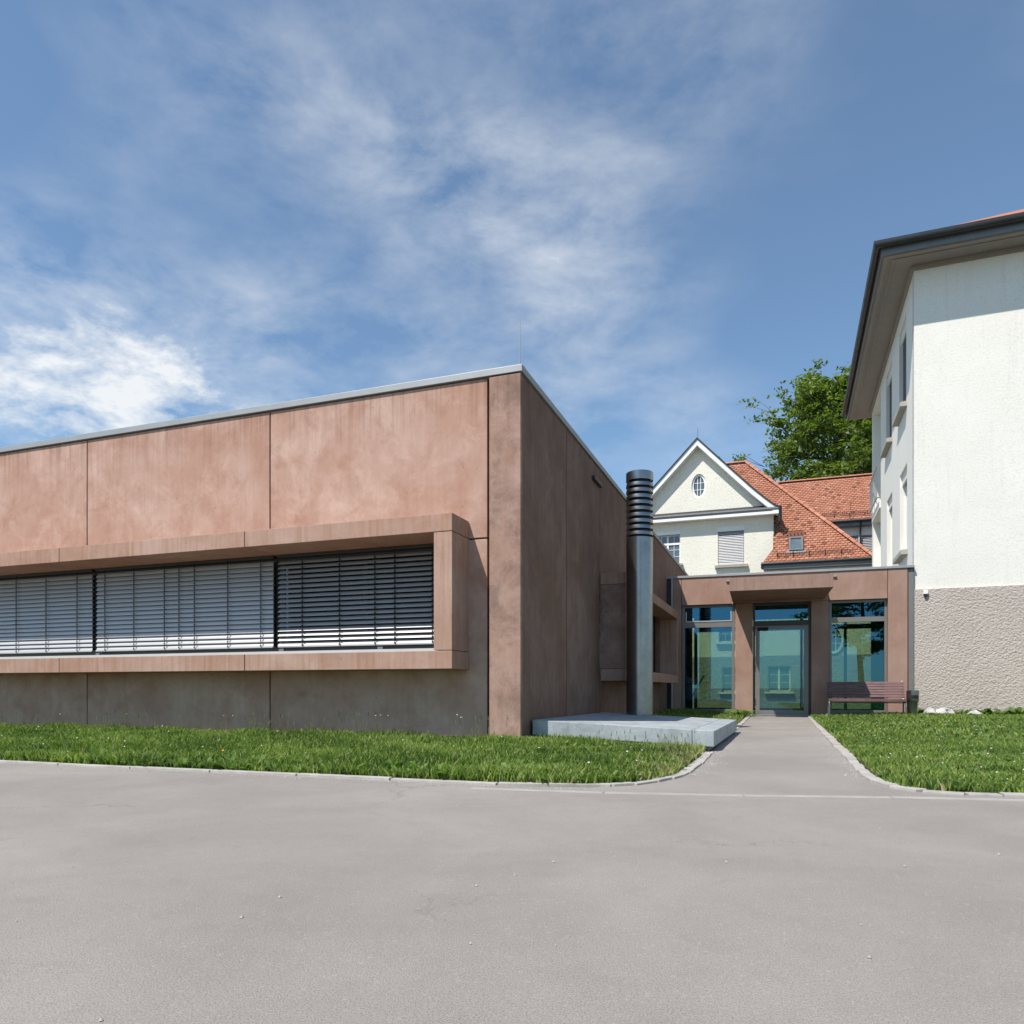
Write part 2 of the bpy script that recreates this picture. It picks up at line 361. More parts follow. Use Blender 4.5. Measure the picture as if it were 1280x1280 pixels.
def lawn_z(x, y):
    """height of the soil under the grass"""
    if x < 0:
        e = min(max((y-5.45)/3.0, 0), 1); s = min(max((-x-.8)/1.8, 0), 1)
        return .012+.105*e*s
    s = min(max((x-.85)/2.5, 0), 1); e = min(max((y-6.3)/6, 0), 1)
    return .012+.07*s*e
def lawn_soil(name, poly, step=.35):
    xs = [p[0] for p in poly]; ys = [p[1] for p in poly]
    bm = bmesh.new(); vs = [bm.verts.new((p[0], p[1], 0)) for p in poly]; bm.faces.new(vs)
    for ax, lo, hi in ((0, max(min(xs), -14), min(max(xs), 9)), (1, min(ys), min(max(ys), 22))):
        k = lo+step
        while k < hi:
            co = [0, 0, 0]; no = [0, 0, 0]; co[ax] = k; no[ax] = 1
            bmesh.ops.bisect_plane(bm, geom=bm.verts[:]+bm.edges[:]+bm.faces[:], plane_co=co, plane_no=no); k += step
    for v in bm.verts: v.co.z = lawn_z(v.co.x, v.co.y)
    bmesh.ops.recalc_face_normals(bm, faces=bm.faces)
    me = bpy.data.meshes.new(name); bm.to_mesh(me); bm.free(); me.materials.append(M['soil'])
    o = bpy.data.objects.new(name, me); COL.objects.link(o); tag(o, kind='structure'); return o
LA = [(x-.05 if i > 6 else x, y+.05) for i, (x, y) in enumerate(KL)]+[(-2.95, 20.9), (-2.95, 8.6), (-40, 8.6)]
LB = [(x+.05 if i < 7 else x, y+.05) for i, (x, y) in enumerate(KR)]+[(40, 21.2), (3.0, 21.0), (.85, 21.0)]
lawn_soil('lawn', LA); lawn_soil('lawn', LB)

def kerb(name, line, length, wdt, top, jitter=0.0, mk='kerb'):
    """single kerb stones set along a line, each one a part of the kerb"""
    k = thing(name, None, None, (line[0][0], line[0][1], 0), kind='structure')
    pts = [Vector((p[0], p[1])) for p in line]; seg = []
    tot = sum((b-a).length for a, b in zip(pts[:-1], pts[1:]))
    def at(s):
        for a, b in zip(pts[:-1], pts[1:]):
            l = (b-a).length
            if s <= l: return a+(b-a)*(s/l)
            s -= l
        return pts[-1]
    s = 0; i = 0
    while s < tot-.05:
        ln = length*(1+random.uniform(-jitter, jitter)); a = at(s+.006); b = at(min(s+ln-.006, tot)); d = (b-a)
        if d.length < .03: break
        d.normalize(); n = Vector((-d.y, d.x))
        wa = wdt*(1+random.uniform(-jitter, jitter)*.5); o0 = random.uniform(-.012, .012)*jitter*2
        q = [a+n*(o0-wa/2), b+n*(o0-wa/2), b+n*(o0+wa/2), a+n*(o0+wa/2)]
        zt = top+random.uniform(-.004, .004)*(1+jitter*2)
        MB().add([(p.x, p.y, -.05) for p in q]+[(p.x, p.y, zt) for p in q], [(0, 3, 2, 1), (4, 5, 6, 7), (0, 1, 5, 4), (1, 2, 6, 5), (2, 3, 7, 6), (3, 0, 4, 7)]).build('kerb_stone', mk, k, bevel=.006)
        s += ln
    return k
kerb('kerb', [(-14, 5.25)]+KL[2:9], .92, .07, .022, .03)
kerb('kerb', KL[8:12]+[(-.757, 8.95)], .24, .10, .016, .25)
kerb('kerb', [(-.745, 12.9), (-.72, 20.9)], .5, .09, .016, .05)
kerb('kerb', [(.80, 20.95)]+KR[1:9], .30, .10, .020, .3)
kerb('kerb', KR[8:11], .8, .08, .02, .05)
kerb('drainage_strip', [(-2.2, 5.14), (-1.53, 5.17), (-.95, 5.30), (-.065, 5.48), (1.068, 5.80), (4, 6.15)], 1.0, .07, .004, .02, 'strip')

# ================================================================== RED PAVILION (left)
FY = 8.44; SX = -2.948; TOP = 4.615
B = thing('pavilion', 'long low pavilion of reddish concrete panels with a projecting window box on the left', 'building', (-10, 12, 0))
B['_o'] = 1
# panels of the front, two rows
jx = [-17.0, -13.5, -10.10, -6.66, -3.385]
for a, b in zip(jx[:-1], jx[1:]):
    MB().box(a+.011, b-.011, FY+.012, FY+.14, 2.642, TOP).build('wall_panel', 'panel', B, bevel=.006)
    if b > -3.5:
        MB().prism([(a+.011, 0), (b-.011, 0), (b-.011, 2.622), (-3.66, 2.622), (-3.66, 1.05), (a+.011, 1.05)], FY+.012, FY+.14).build('wall_panel', 'panel', B, bevel=.006)
    else: MB().box(a+.011, b-.011, FY+.012, FY+.14, 0, 1.05).build('wall_panel', 'panel', B, bevel=.006)
MB().box(-3.36, SX, FY-.010, FY+.06, 0, TOP).build('corner_pilaster', 'pilaster', B, bevel=.008)
MB().box(-17.4, -17.022, FY-.010, FY+.42, 0, TOP).build('corner_pilaster', 'pilaster', B, bevel=.008)
# side wall panels
jy = [FY+.05, 10.53, 12.70]
for a, b in zip(jy[:-1], jy[1:]):
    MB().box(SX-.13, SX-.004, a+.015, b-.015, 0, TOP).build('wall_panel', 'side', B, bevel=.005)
for a, b in zip([12.70, 16.2, 19.67, 23.2], [16.2, 19.67, 23.2, 27.5]):
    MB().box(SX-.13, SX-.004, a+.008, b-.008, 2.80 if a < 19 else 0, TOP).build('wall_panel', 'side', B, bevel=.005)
for a, b in zip([12.70, 16.2], [16.2, 19.67]):
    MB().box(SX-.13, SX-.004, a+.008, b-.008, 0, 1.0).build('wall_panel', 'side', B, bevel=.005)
# dark core that shows in the joints; roof
MB().box(-17.3, SX-.14, FY+.15, 9.0, 2.66, TOP-.02).box(-17.3, SX-.14, FY+.15, 9.0, 0, 1.0).box(-3.63, SX-.14, FY+.15, 9.0, 1.0, 2.66).box(-17.3, -17.0, FY+.15, 9.0, 1.0, 2.66).build('wall_core', 'dark', B)
MB().box(-17.3, SX-.14, 9.0, 9.08, 0, TOP-.02).box(-17.3, SX-.6, 9.08, 27.4, 0, TOP-.02).box(SX-.6, SX-.14, 9.08, 12.78, 0, TOP-.02).box(SX-.6, SX-.14, 12.78, 19.9, 2.62, TOP-.02).box(SX-.6, SX-.14, 12.78, 19.9, 0, 1.0).box(SX-.6, SX-.14, 19.9, 27.4, 0, TOP-.02).build('inner_core', 'dark', B)
MB().box(-17.35, SX-.05, FY+.05, 27.4, TOP, TOP+.03).build('roof', 'cap', B)
MB().box(-17.42, SX+.022, FY-.022, FY+.10, TOP+.016, TOP+.097).box(SX-.13, SX+.022, FY+.101, 27.5, TOP+.016, TOP+.097).build('roof_edge', 'cap', B, bevel=.004)
# the projecting window box: concrete frame
BY = 7.94
for a, b in zip([-16.9, -13.45, -10.05, -6.665], [-13.45, -10.05, -6.665, -3.64]):
    MB().box(a+.006, b-.006 if b < -4 else b, BY, FY+.005, 2.640, 2.853).box(a+.006, b-.006 if b < -4 else b-.02, FY+.006, FY+.24, 2.64, 2.80).build('frame_beam', 'band', B, bevel=.006)
    MB().box(a+.006, b-.006 if b < -4 else b, BY, FY+.005, .995, 1.212).box(a+.006, b-.006 if b < -4 else b-.02, FY+.006, FY+.24, 1.055, 1.212).build('frame_beam', 'band', B, bevel=.006)
MB().box(-3.880, -3.640, BY, FY+.24, 1.218, 2.632).build('frame_cheek', 'band', B, bevel=.006)
MB().box(-16.9, -16.66, BY, FY+.24, 1.218, 2.632).build('frame_cheek', 'band', B, bevel=.006)
# windows, sill and blinds
wx = [-16.64, -13.5, -10.10, -6.66, -3.90]
for i, (a, b) in enumerate(zip(wx[:-1], wx[1:])):
    f = MB()
    f.box(a, b, 8.68, 8.74, 1.22, 1.32).box(a, b, 8.68, 8.74, 2.54, 2.63).box(a, a+.07, 8.68, 8.74, 1.32, 2.54).box(b-.07, b, 8.68, 8.74, 1.32, 2.54)
    mid = (a+b)/2; f.box(mid-.035, mid+.035, 8.68, 8.74, 1.32, 2.54)
    wf = f.build('window', 'frame_dark', B)
    MB().box(a+.07, mid-.035, 8.70, 8.715, 1.32, 2.54).build('pane', 'darkglass', wf)
    MB().box(mid+.035, b-.07, 8.70, 8.715, 1.32, 2.54).build('pane', 'darkglass', wf)
MB().box(-16.64, -3.885, FY-.03, FY+.22, 1.214, 1.235).box(-16.64, -3.885, FY-.03, FY-.01, 1.236, 1.272).build('window_sill', 'sillmetal', B)
MB().box(-16.64, -3.885, 8.66, 8.665, 1.236, 1.34).build('window_base', 'frame_dark', B)
def blind(a, b, tilt, ztop, zbot, y, cords, pitch=.0672, wd=.08):
    t = R(tilt); n = 6; prof = []
    for k in range(n+1):
        s = (k/n-.5)*wd; bow = .006*(1-(2*k/n-1)**2)
        prof.append((s*math.cos(t)-bow*math.sin(t), s*math.sin(t)+bow*math.cos(t)))
    # outer edge (low y) hangs down, inner edge (high y) up
    bl = MB().box(a+.01, b-.01, y-.03, y+.03, ztop-.004, ztop+.05).build('window_blind', 'frame_dark', B)
    vs = []; 
    for x in (a+.018, b-.018): vs += [(x, y+p, zbot+.05+q) for p, q in prof]
    fs = [(k, k+1, k+n+2, k+n+1) for k in range(n)]
    s0 = MB().add(vs, fs).build('slat', 'slat', bl, smooth=True)
    z = 0; k = 1
    while zbot+.05+k*pitch < ztop-.02:
        c = share(s0, bl, (0, 0, k*pitch)); k += 1
    MB().box(a+.018, b-.018, y-.030, y+.030, zbot, zbot+.022).build('bottom_rail', 'slat', bl, bevel=.004)
    for x in cords:
        c = MB(); c.box(x-.004, x+.004, y-.042, y-.036, zbot+.01, ztop)
        for j in range(k): zz = zbot+.035+j*pitch; c.box(x-.012, x+.012, y-.046, y-.038, zz-.010, zz+.004)
        c.build('guide_cord', 'cord', bl)
    for x in (a+.006, b-.006): MB().cyl((x, y-.02, zbot-.08), (x, y-.02, ztop), .006, 6).build('guide_cord', 'cord', bl)
def xs_from(a, b, fr): return [a+(b-a)*f for f in fr]
blind(-16.62, -13.52, 62, 2.60, 1.335, 8.595, xs_from(-16.6, -13.5, (.1, .3, .5, .7, .9)))
blind(-13.48, -10.12, 62, 2.60, 1.335, 8.595, xs_from(-13.5, -10.1, (.1, .3, .5, .7, .9)))
blind(-10.075, -6.685, 62, 2.60, 1.335, 8.595, (-9.85, -9.26, -8.66, -8.38, -8.09, -7.48, -6.90))
blind(-6.635, -3.90, 42, 2.60, 1.335, 8.595, (-6.20, -5.60, -5.05, -4.75, -4.20))
MB().box(-6.55, -6.47, 8.50, 8.53, 1.24, 1.31).build('blind_bracket', 'steel', B); MB().box(-9.98, -9.90, 8.50, 8.53, 1.24, 1.31).build('blind_bracket', 'steel', B); MB().box(-4.98, -4.90, 8.50, 8.53, 1.24, 1.31).build('blind_bracket', 'steel', B)
# side window box
OX = -2.511; y0 = 12.775; y1 = 20.0
MB().box(SX-.02, OX, y0, y1, 2.605, 2.805).build('frame_beam', 'band', B, bevel=.006)
MB().box(SX-.02, OX, y0, y1, .895, 1.105).build('frame_beam', 'band', B, bevel=.006)
MB().box(SX-.02, OX, y0, y0+.22, 1.112, 2.598).build('frame_cheek', 'pilaster', B, bevel=.006)
MB().box(SX-.35, OX, y1-.22, y1, 1.112, 2.598).build('frame_cheek', 'band', B, bevel=.006)
f = MB()
for a in np.linspace(y0+.25, y1-.29, 4): f.box(SX-.22, SX-.16, a-.035, a+.035, 1.11, 2.60)
f.box(SX-.22, SX-.16, y0+.22, y1-.22, 1.106, 1.17).box(SX-.22, SX-.16, y0+.22, y1-.22, 2.54, 2.603)
wf = f.build('window', 'frame_dark', B); MB().box(SX-.20, SX-.19, y0+.24, y1-.24, 1.17, 2.54).build('pane', 'darkglass', wf)
MB().box(SX, SX+.055, 12.09, 12.68, 4.295, 4.36).build('overflow_spout', 'frame_dark', B, bevel=.006)
MB().box(SX, SX+.055, 24.0, 24.6, 4.30, 4.36).build('overflow_spout', 'frame_dark', B, bevel=.006)
r = MB().cyl((-2.985, 8.52, 4.70), (-2.985, 8.52, 5.30), .0065, 8, .0035).build('lightning_rod', 'cap', B)
MB().box(-3.04, -2.93, 8.48, 8.56, 4.70, 4.72).build('rod_foot', 'cap', r)

# ================================================================== SLAB AND VENT STACK
S = thing('stone_plinth', 'thick blue-grey stone platform low on the grass beside the path', 'platform', (-1.8, 10.5, 0))
c4 = [Vector((SX+.03, 8.80, .362)), Vector((-.72, 9.11, .245)), Vector((-.66, 13.15, .22)), Vector((SX+.03, 12.75, .335))]
def quad_block(q, th): 
    return MB().add([(p.x, p.y, p.z-th) for p in q]+[tuple(p) for p in q], [(0, 3, 2, 1), (4, 5, 6, 7), (0, 1, 5, 4), (1, 2, 6, 5), (2, 3, 7, 6), (3, 0, 4, 7)])
def lerp(a, b, t): return a+(b-a)*t
fr = [0, .885, 1.0]
for i in range(2):
    g0, g1 = fr[i]+(.0012 if i else 0), fr[i+1]-(.0012 if i == 0 else 0)
    quad_block([lerp(c4[0], c4[1], g0), lerp(c4[0], c4[1], g1), lerp(c4[3], c4[2], g1), lerp(c4[3], c4[2], g0)], .19).build('stone_slab', 'granite', S, bevel=.007)
ctr = sum(c4, Vector())/4; qf = [ctr+(p-ctr)*.93 for p in c4]; qf = [Vector((p.x, p.y, p.z-.205)) for p in qf]
quad_block(qf, .35).build('foundation', 'kerb', S)

V = thing('ventilation_stack', 'tall brushed steel ventilation pipe with black louvre slots standing on the stone platform', 'ventilation pipe', (-2.268, 12.60, .28))
vx, vy = -2.235, 12.60; vr = .228
import types
D0 = None
MB().lathe([(vr, .24), (vr, 3.335), (vr-.012, 3.345)], vx, vy).build('pipe', 'steel', V, smooth=True)
MB().lathe([(vr-.055, 3.30), (vr-.055, 4.40)], vx, vy).build('inner_pipe', 'dark', V, smooth=True)
pz = 3.374; ring0 = None
for k in range(9):
    if ring0 is None:
        ring0 = MB().lathe([(vr-.07, pz+.002), (vr+.004, pz), (vr+.004, pz+.012), (vr-.004, pz+.058), (vr-.02, pz+.066), (vr-.07, pz+.068)], vx, vy).build('louvre_ring', 'steel', V, smooth=True)
    else: share(ring0, V, (0, 0, k*.1045))
MB().lathe([(vr-.07, 4.318), (vr+.003, 4.315), (vr+.003, 4.455), (vr-.006, 4.463), (.0, 4.468)], vx, vy).build('cap', 'steel', V, smooth=True)
fl = MB().lathe([(vr-.01, .30), (vr+.03, .298), (vr+.03, .27)], vx, vy).build('base_flange', 'steel', V, smooth=True)
b0 = None
for k in range(10):
    a = 2*math.pi*k/10+.2; p = (vx+(vr+.045)*math.cos(a), vy+(vr+.045)*math.sin(a))
    MB().cyl((p[0], p[1], .24), (p[0], p[1], .315), .013, 6).build('bolt', 'steel', fl)

# ================================================================== ENTRANCE LINK
LY = R(1.5)
K = thing('entrance_link', 'single-storey reddish concrete entrance building with glass door and projecting canopy', 'building', (-.637, 21.044, 0), LY, local=True)
def lw(s, o, z):      # link frame -> world
    return Vector((-.637+s*math.cos(LY)-o*math.sin(LY), 21.044+s*math.sin(LY)+o*math.cos(LY), z))
ZT = 3.85; ZL = 3.09
MB().box(-2.147, -1.917, 0, .25, 0, ZT).build('wall_panel', 'link', K, bevel=.005)
MB().box(-1.905, -.545, 0, .25, ZL, ZT).build('lintel_panel', 'link', K, bevel=.005)
MB().box(-.535, 1.91, .005, .25, ZL, ZT).build('lintel_panel', 'link', K, bevel=.005)
MB().box(1.92, 3.312, 0, .25, ZL, ZT).build('lintel_panel', 'link', K, bevel=.005)
MB().box(3.326, 3.777, 0, .25, 0, ZT).build('wall_panel', 'link', K, bevel=.005)
MB().box(-.46, 0, .002, .30, 0, ZL-.006).build('pier', 'link', K, bevel=.006)
MB().box(1.48, 1.915, .002, .30, 0, ZL-.006).build('pier', 'link', K, bevel=.006)
# canopy
CO = 2.25
MB().box(-.535, 1.82, -CO, -.002, 3.15, 3.475).build('canopy', 'linkband', K, bevel=.006)
# roof edge strip, body, floor, ceiling
MB().box(-2.60, 3.935, -.03, .20, ZT+.005, ZT+.065).build('roof_edge', 'cap', K, bevel=.003)
MB().box(-2.60, 3.93, .21, 3.3, ZT-.05, ZT+.02).build('roof', 'cap', K)
MB().box(-2.60, 3.90, .26, 3.28, 3.02, 3.10).build('ceiling', 'underside', K)
MB().box(-2.60, 3.90, .26, 3.28, -.02, .06).build('floor', 'floor', K)
MB().box(-2.60, -2.15, .06, .20, 0, ZT).build('end_panel', 'frame_dark', K)
MB().cyl((-2.17, -.07, 0), (-2.17, -.07, ZT), .030, 12).build('downpipe', 'galv', K, smooth=True)
MB().box(3.80, 3.925, .02, .20, .08, 3.74).box(3.80, 3.925, .10, .20, 3.74, 3.85).build('metal_cover', 'frame', K, bevel=.003)
MB().box(3.778, 3.80, .06, .2, 0, 3.85).build('joint_strip', 'dark', K)
for s0 in (-.70, 1.93): MB().box(s0, s0+.17, -.05, 0, 3.70, 3.735).build('overflow_spout', 'cap', K, bevel=.003)
# rear wall with openings to the courtyard
rw = MB(); yr = 3.05
for a, b in ((-2.6, -1.86), (-1.80, -1.70), (-.50, -.46), (1.37, 1.46), (2.60, 2.68), (3.34, 3.9)): rw.box(a, b, yr, yr+.1, .06, 3.02)
rw.box(-1.70, 3.34, yr, yr+.1, 2.90, 3.02).box(-1.70, 1.37, yr, yr+.1, 2.55, 2.69).box(1.46, 3.34, yr, yr+.1, 2.55, 2.69).box(-1.7, 3.34, yr, yr+.1, .06, .14)
rw.build('rear_frame', 'frame_dark', K)
MB().box(-1.69, 3.33, yr+.045, yr+.05, .15, 2.89).build('rear_pane', 'glass_rear', K)
MB().box(-2.6, -2.55, .26, 3.05, .06, 3.02).box(3.85, 3.9, .26, 3.05, .06, 3.02).build('inner_wall', 'room', K)
st = MB(); st.tube([(-1.72, 1.2, .1), (-1.72, 1.2, .5), (-1.45, 2.4, 1.15)], .022, 8); st.build('handrail', 'cord', K)
def lwin(s0, s1, z0, z1, tr0, tr1, fw, y=.16):
    f = MB(); f.box(s0, s0+fw, y-.04, y+.05, z0, z1).box(s1-fw, s1, y-.04, y+.05, z0, z1).box(s0+fw, s1-fw, y-.04, y+.05, z0, z0+.05).box(s0+fw, s1-fw, y-.04, y+.05, z1-.06, z1).box(s0+fw, s1-fw, y-.045, y+.05, tr0, tr1)
    w_ = f.build('window', 'frame', K, bevel=.003)
    MB().box(s0+fw, s1-fw, y, y+.008, z0+.05, tr0).build('pane', 'glass', w_); MB().box(s0+fw, s1-fw, y, y+.008, tr1, z1-.06).build('pane', 'glass', w_)
    return w_
w1 = lwin(-1.90, -.475, .13, ZL-.01, 2.46, 2.62, .075)
MB().box(-1.80, -.56, .10, .115, 2.62, 2.645).box(-1.80, -1.775, .10, .115, 2.645, 2.9).box(-.585, -.56, .10, .115, 2.645, 2.9).build('hopper_sash', 'sillmetal', w1)
w2 = lwin(1.93, 3.322, .13, ZL-.01, 2.51, 2.635, .062)
MB().box(1.93, 3.32, .06, .25, 0, .13).box(-1.90, -.47, .06, .25, 0, .13).build('window_base', 'frame', K)
# door: fixed frame, light above, leaf
f = MB(); f.box(.004, .062, .12, .22, 0, ZL-.01).box(1.418, 1.476, .12, .22, 0, ZL-.01).box(.062, 1.418, .12, .22, 2.46, 2.60).box(.062, 1.418, .12, .22, ZL-.06, ZL-.01)
df = f.build('door_frame', 'frame_dark', K); MB().box(.062, 1.418, .17, .178, 2.60, ZL-.06).build('pane', 'glass', df)
f = MB(); f.box(.068, .175, .09, .15, .05, 2.45).box(1.31, 1.412, .09, .15, .05, 2.45).box(.175, 1.31, .09, .15, .05, .16).box(.175, 1.31, .09, .15, 2.37, 2.45)
dl = f.build('door', 'frame', K, bevel=.004); MB().box(.175, 1.31, .115, .123, .16, 2.37).build('pane', 'glass', dl)
MB().cyl((1.25, .02, .25), (1.25, .02, 2.35), .017, 12).cyl((1.25, .02, .45), (1.25, .12, .45), .01, 8).cyl((1.25, .02, 2.15), (1.25, .12, 2.15), .01, 8).build('handle', 'steel', dl, smooth=True)
for z in (.32, 1.25, 2.2): MB().cyl((.062, .075, z), (.062, .075, z+.16), .014, 8).build('hinge', 'steel', dl, smooth=True)
MB().box(.12, .40, .05, .118, 2.33, 2.42).build('door_closer', 'cord', dl, bevel=.004)
MB().box(.01, 1.47, .02, .30, 0, .045).build('threshold', 'galv', K, bevel=.004)

# ================================================================== WHITE BUILDING (right)
RY = R(-.935)
W = thing('white_house', 'tall white plastered house with dark eaves and rough beige plaster base at the right edge', 'building', (3.301, 21.245, 0), RY, local=True)
Pf = lambda u, z, d: (u, d, z)
Ps = lambda y, z, d: (d, y, z)
HT = 11.62; SL = 10.45; FW = 13.0
MB().wall([(0, 3.30), (FW, 3.30), (FW, HT), (0, HT)], [rect(5.4, 6.7, 4.7, 6.95), rect(5.4, 6.7, 8.7, 11.0), rect(8.6, 9.9, 4.7, 6.95), rect(8.6, 9.9, 8.7, 11.0)], Pf, .3).build('front_wall', 'plaster', W)
MB().box(-.045, FW, -.045, .3, -.1, 3.30).build('plaster_base', 'rough_base', W, bevel=.01)
win_s = [(1.35, 2.75, 8.62, 11.08), (4.45, 5.90, 8.62, 11.08), (1.22, 2.62, 4.55, 6.92), (4.35, 5.72, 4.55, 6.92)]
MB().wall([(.001, 0), (SL, 0), (SL, HT), (.001, HT)], [rect(a, b, c, d) for a, b, c, d in win_s]+[rect(7.5, 10.0, 7.42, 11.25), rect(7.5, 10.0, 3.9, 7.10)], Ps, .3, .26).build('side_wall', 'plaster_side', W)
MB().box(.28, 1.6, 7.2, 10.3, 3.6, 11.4).build('loggia_back', 'plaster_side', W)
MB().box(-.05, .24, 7.45, 10.05, 7.12, 7.40).build('balcony_slab', 'offwhite', W, bevel=.01)
MB().box(.27, FW, .35, 7.0, 0, HT-.05).box(1.61, FW, 7.0, SL, 0, HT-.05).build('inner_core', 'room', W)
MB().box(.3, FW, SL, SL+.02, 0, HT).build('rear_wall', 'plaster_side', W)
for a, b, c, d in win_s:
    f = MB().box(.16, .20, a, a+.07, c, d).box(.16, .20, b-.07, b, c, d).box(.16, .20, a+.07, b-.07, d-.07, d).box(.16, .20, a+.07, b-.07, c, c+.07).box(.16, .20, (a+b)/2-.04, (a+b)/2+.04, c+.07, d-.07)
    wf = f.build('window', 'white', W); MB().box(.18, .185, a+.07, b-.07, c+.07, d-.07).build('pane', 'darkglass', wf)
    MB().box(.06, .12, a, b, d-.30, d).build('blind_box', 'offwhite', wf)
    if c > 8:
        sl = MB()
        for k in range(26): z = c+.06+k*.082; sl.box(.10, .135, a+.02, b-.02, z, z+.055)
        o = sl.build('blind_slats', 'frame_dark', wf)
    MB().prism([(-.17, c-.14), (-.17, c-.02), (.18, c+.03), (.18, c-.14)], a-.16, b+.16, 'y').v
    MB().add([(-.17, a-.16, c-.15), (-.17, a-.16, c-.03), (.16, a-.16, c), (.16, a-.16, c-.15), (-.17, b+.16, c-.15), (-.17, b+.16, c-.03), (.16, b+.16, c), (.16, b+.16, c-.15)],
             [(0, 1, 2, 3), (7, 6, 5, 4), (0, 4, 5, 1), (1, 5, 6, 2), (2, 6, 7, 3), (3, 7, 4, 0)]).build('window_sill', 'stonesill', wf)
for a, b, c, d in ((5.4, 6.7, 4.7, 6.95), (5.4, 6.7, 8.7, 11.0), (8.6, 9.9, 4.7, 6.95), (8.6, 9.9, 8.7, 11.0)):
    f = MB().box(a, b, .16, .2, c, c+.07).box(a, b, .16, .2, d-.07, d).box(a, a+.07, .16, .2, c+.07, d-.07).box(b-.07, b, .16, .2, c+.07, d-.07).box((a+b)/2-.04, (a+b)/2+.04, .16, .2, c+.07, d-.07)
    wf = f.build('window', 'white', W); MB().box(a+.07, b-.07, .18, .185, c+.07, d-.07).build('pane', 'houseglass', wf)
    MB().box(a-.15, b+.15, -.15, .16, c-.14, c).build('window_sill', 'stonesill', wf)
# balcony railing
rl = MB()
for z in (7.50, 8.60): rl.tube([(.24, 7.5, z), (-.12, 7.5, z), (-.12, 10.05, z), (.24, 10.05, z)], .022, 6)
rl_o = rl.build('railing', 'galv', W)
for y in np.arange(7.55, 10.06, .31): MB().cyl((-.12, y, 7.44), (-.12, y, 8.60), .012, 5).build('baluster', 'galv', rl_o)
# roof: soffit, fascia, gutter and hipped tiles
OV = .86
def ring(o0, z0, z1, wd, name, m_, bev=0):
    q = MB(); q.box(-o0, FW+o0, -o0, -o0+wd, z0, z1).box(-o0, -o0+wd, -o0+wd, SL+o0, z0, z1)
    return q.build(name, m_, W, bevel=bev)
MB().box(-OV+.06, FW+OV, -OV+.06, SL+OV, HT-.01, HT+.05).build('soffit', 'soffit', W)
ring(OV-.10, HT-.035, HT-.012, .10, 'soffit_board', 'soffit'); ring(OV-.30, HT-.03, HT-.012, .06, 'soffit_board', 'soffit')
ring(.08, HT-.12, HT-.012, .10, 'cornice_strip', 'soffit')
ring(OV-.02, HT-.01, HT+.20, .05, 'fascia', 'guttergrey')
# half-round gutter as a swept profile
gp = [(-.085+.085*math.cos(a)-0, .085*math.sin(a)) for a in np.linspace(0, -math.pi, 9)]
gq = MB(); n = len(gp); X0 = -OV-.0; 
vs = []
for p, q_ in gp: vs.append((FW+OV, X0+p, HT+.22+q_))
for p, q_ in gp: vs.append((X0+p, X0+p, HT+.22+q_))
for p, q_ in gp: vs.append((X0+p, SL+OV, HT+.22+q_))
gq.add(vs, [(j*n+i, j*n+i+1, (j+1)*n+i+1, (j+1)*n+i) for j in range(2) for i in range(n-1)]+[tuple(range(2*n, 3*n))])
gt = gq.build('gutter', 'gutter', W, smooth=True)
ring(OV+.165, HT+.215, HT+.29, .17, 'roof_edge', 'gutter')
for k in np.arange(.1, SL, .82): MB().add([(X0+p*1.04-.0, k, HT+.22+q_*1.05) for p, q_ in gp]+[(X0+p*1.04, k+.035, HT+.22+q_*1.05) for p, q_ in gp], [(i, i+1, i+1+n, i+n) for i in range(n-1)]).build('bracket', 'gutter', gt)
zz = HT+.28; e = OV+.05; hx = 6
MB().add([(-e, -e, zz), (FW+e, -e, zz), (FW+e, SL+e, zz), (-e, SL+e, zz), (SL/2, SL/2, zz+3.6), (FW-SL/2, SL/2, zz+3.6)], [(0, 1, 5, 4), (1, 2, 5), (2, 3, 4, 5), (3, 0, 4), (3, 2, 1, 0)]).build('roof', simple('plain clay roof', (.42, .16, .09), .85, 0, .25, 12, .8, .05), W)
lb = MB().box(.20, .30, -.12, -.04, 3.16, 3.26).build('wall_lamp', 'white', W, bevel=.01)
MB().box(.215, .285, -.11, -.04, 3.10, 3.16).build('lamp_cap', 'cord', lb)
MB().box(2.9, 2.98, .0, .1, 0, 1).v

# ================================================================== GABLED HOUSE
H = thing('gabled_house', 'cream house with a white-edged gable, oval attic window and red tiled hipped roof', 'house', (-2, 38, 0))
GY = 37.33; AX = -3.72
XR = -.181; XL = 2*AX-XR
Pg = lambda x, z, d: (x, GY+d, z)
wins = [rect(-5.85, -4.585, 6.98, 8.46), rect(-2.76, -1.54, 6.84, 8.44), rect(-2.72, -1.50, 3.0, 4.6), rect(-5.85, -4.6, 3.0, 4.6), rect(-2.585, -1.50, .57, 1.79), rect(-5.80, -4.70, .57, 1.79)]
MB().wall([(XL, 2.29), (XR, 2.29), (XR, 9.1), (.02, 9.25), (AX, 12.75), (2*AX-.02, 9.25), (XL, 9.1)], wins[:4]+[ellipse(-3.675, 10.80, .36, .60)], Pg, .3, .2).build('gable_wall', 'stucco', H)
MB().wall([(XL-.04, -.1), (XR+.03, -.1), (XR+.03, 2.29), (XL-.04, 2.29)], wins[4:], lambda x, z, d: (x, GY-.05+d, z), .3, .22).build('base_wall', 'stucco_base', H)
MB().box(XR-.02, XR, GY+.01, 41.5, 6, 9.15).build('side_wall', 'stucco', H)
MB().box(XL, XR-.03, GY+.32, 44, 0, 9.0).prism([(XL, 9.0), (XR-.03, 9.0), (AX, 12.4)], GY+.32, 41.4).build('inner_core', 'room', H)
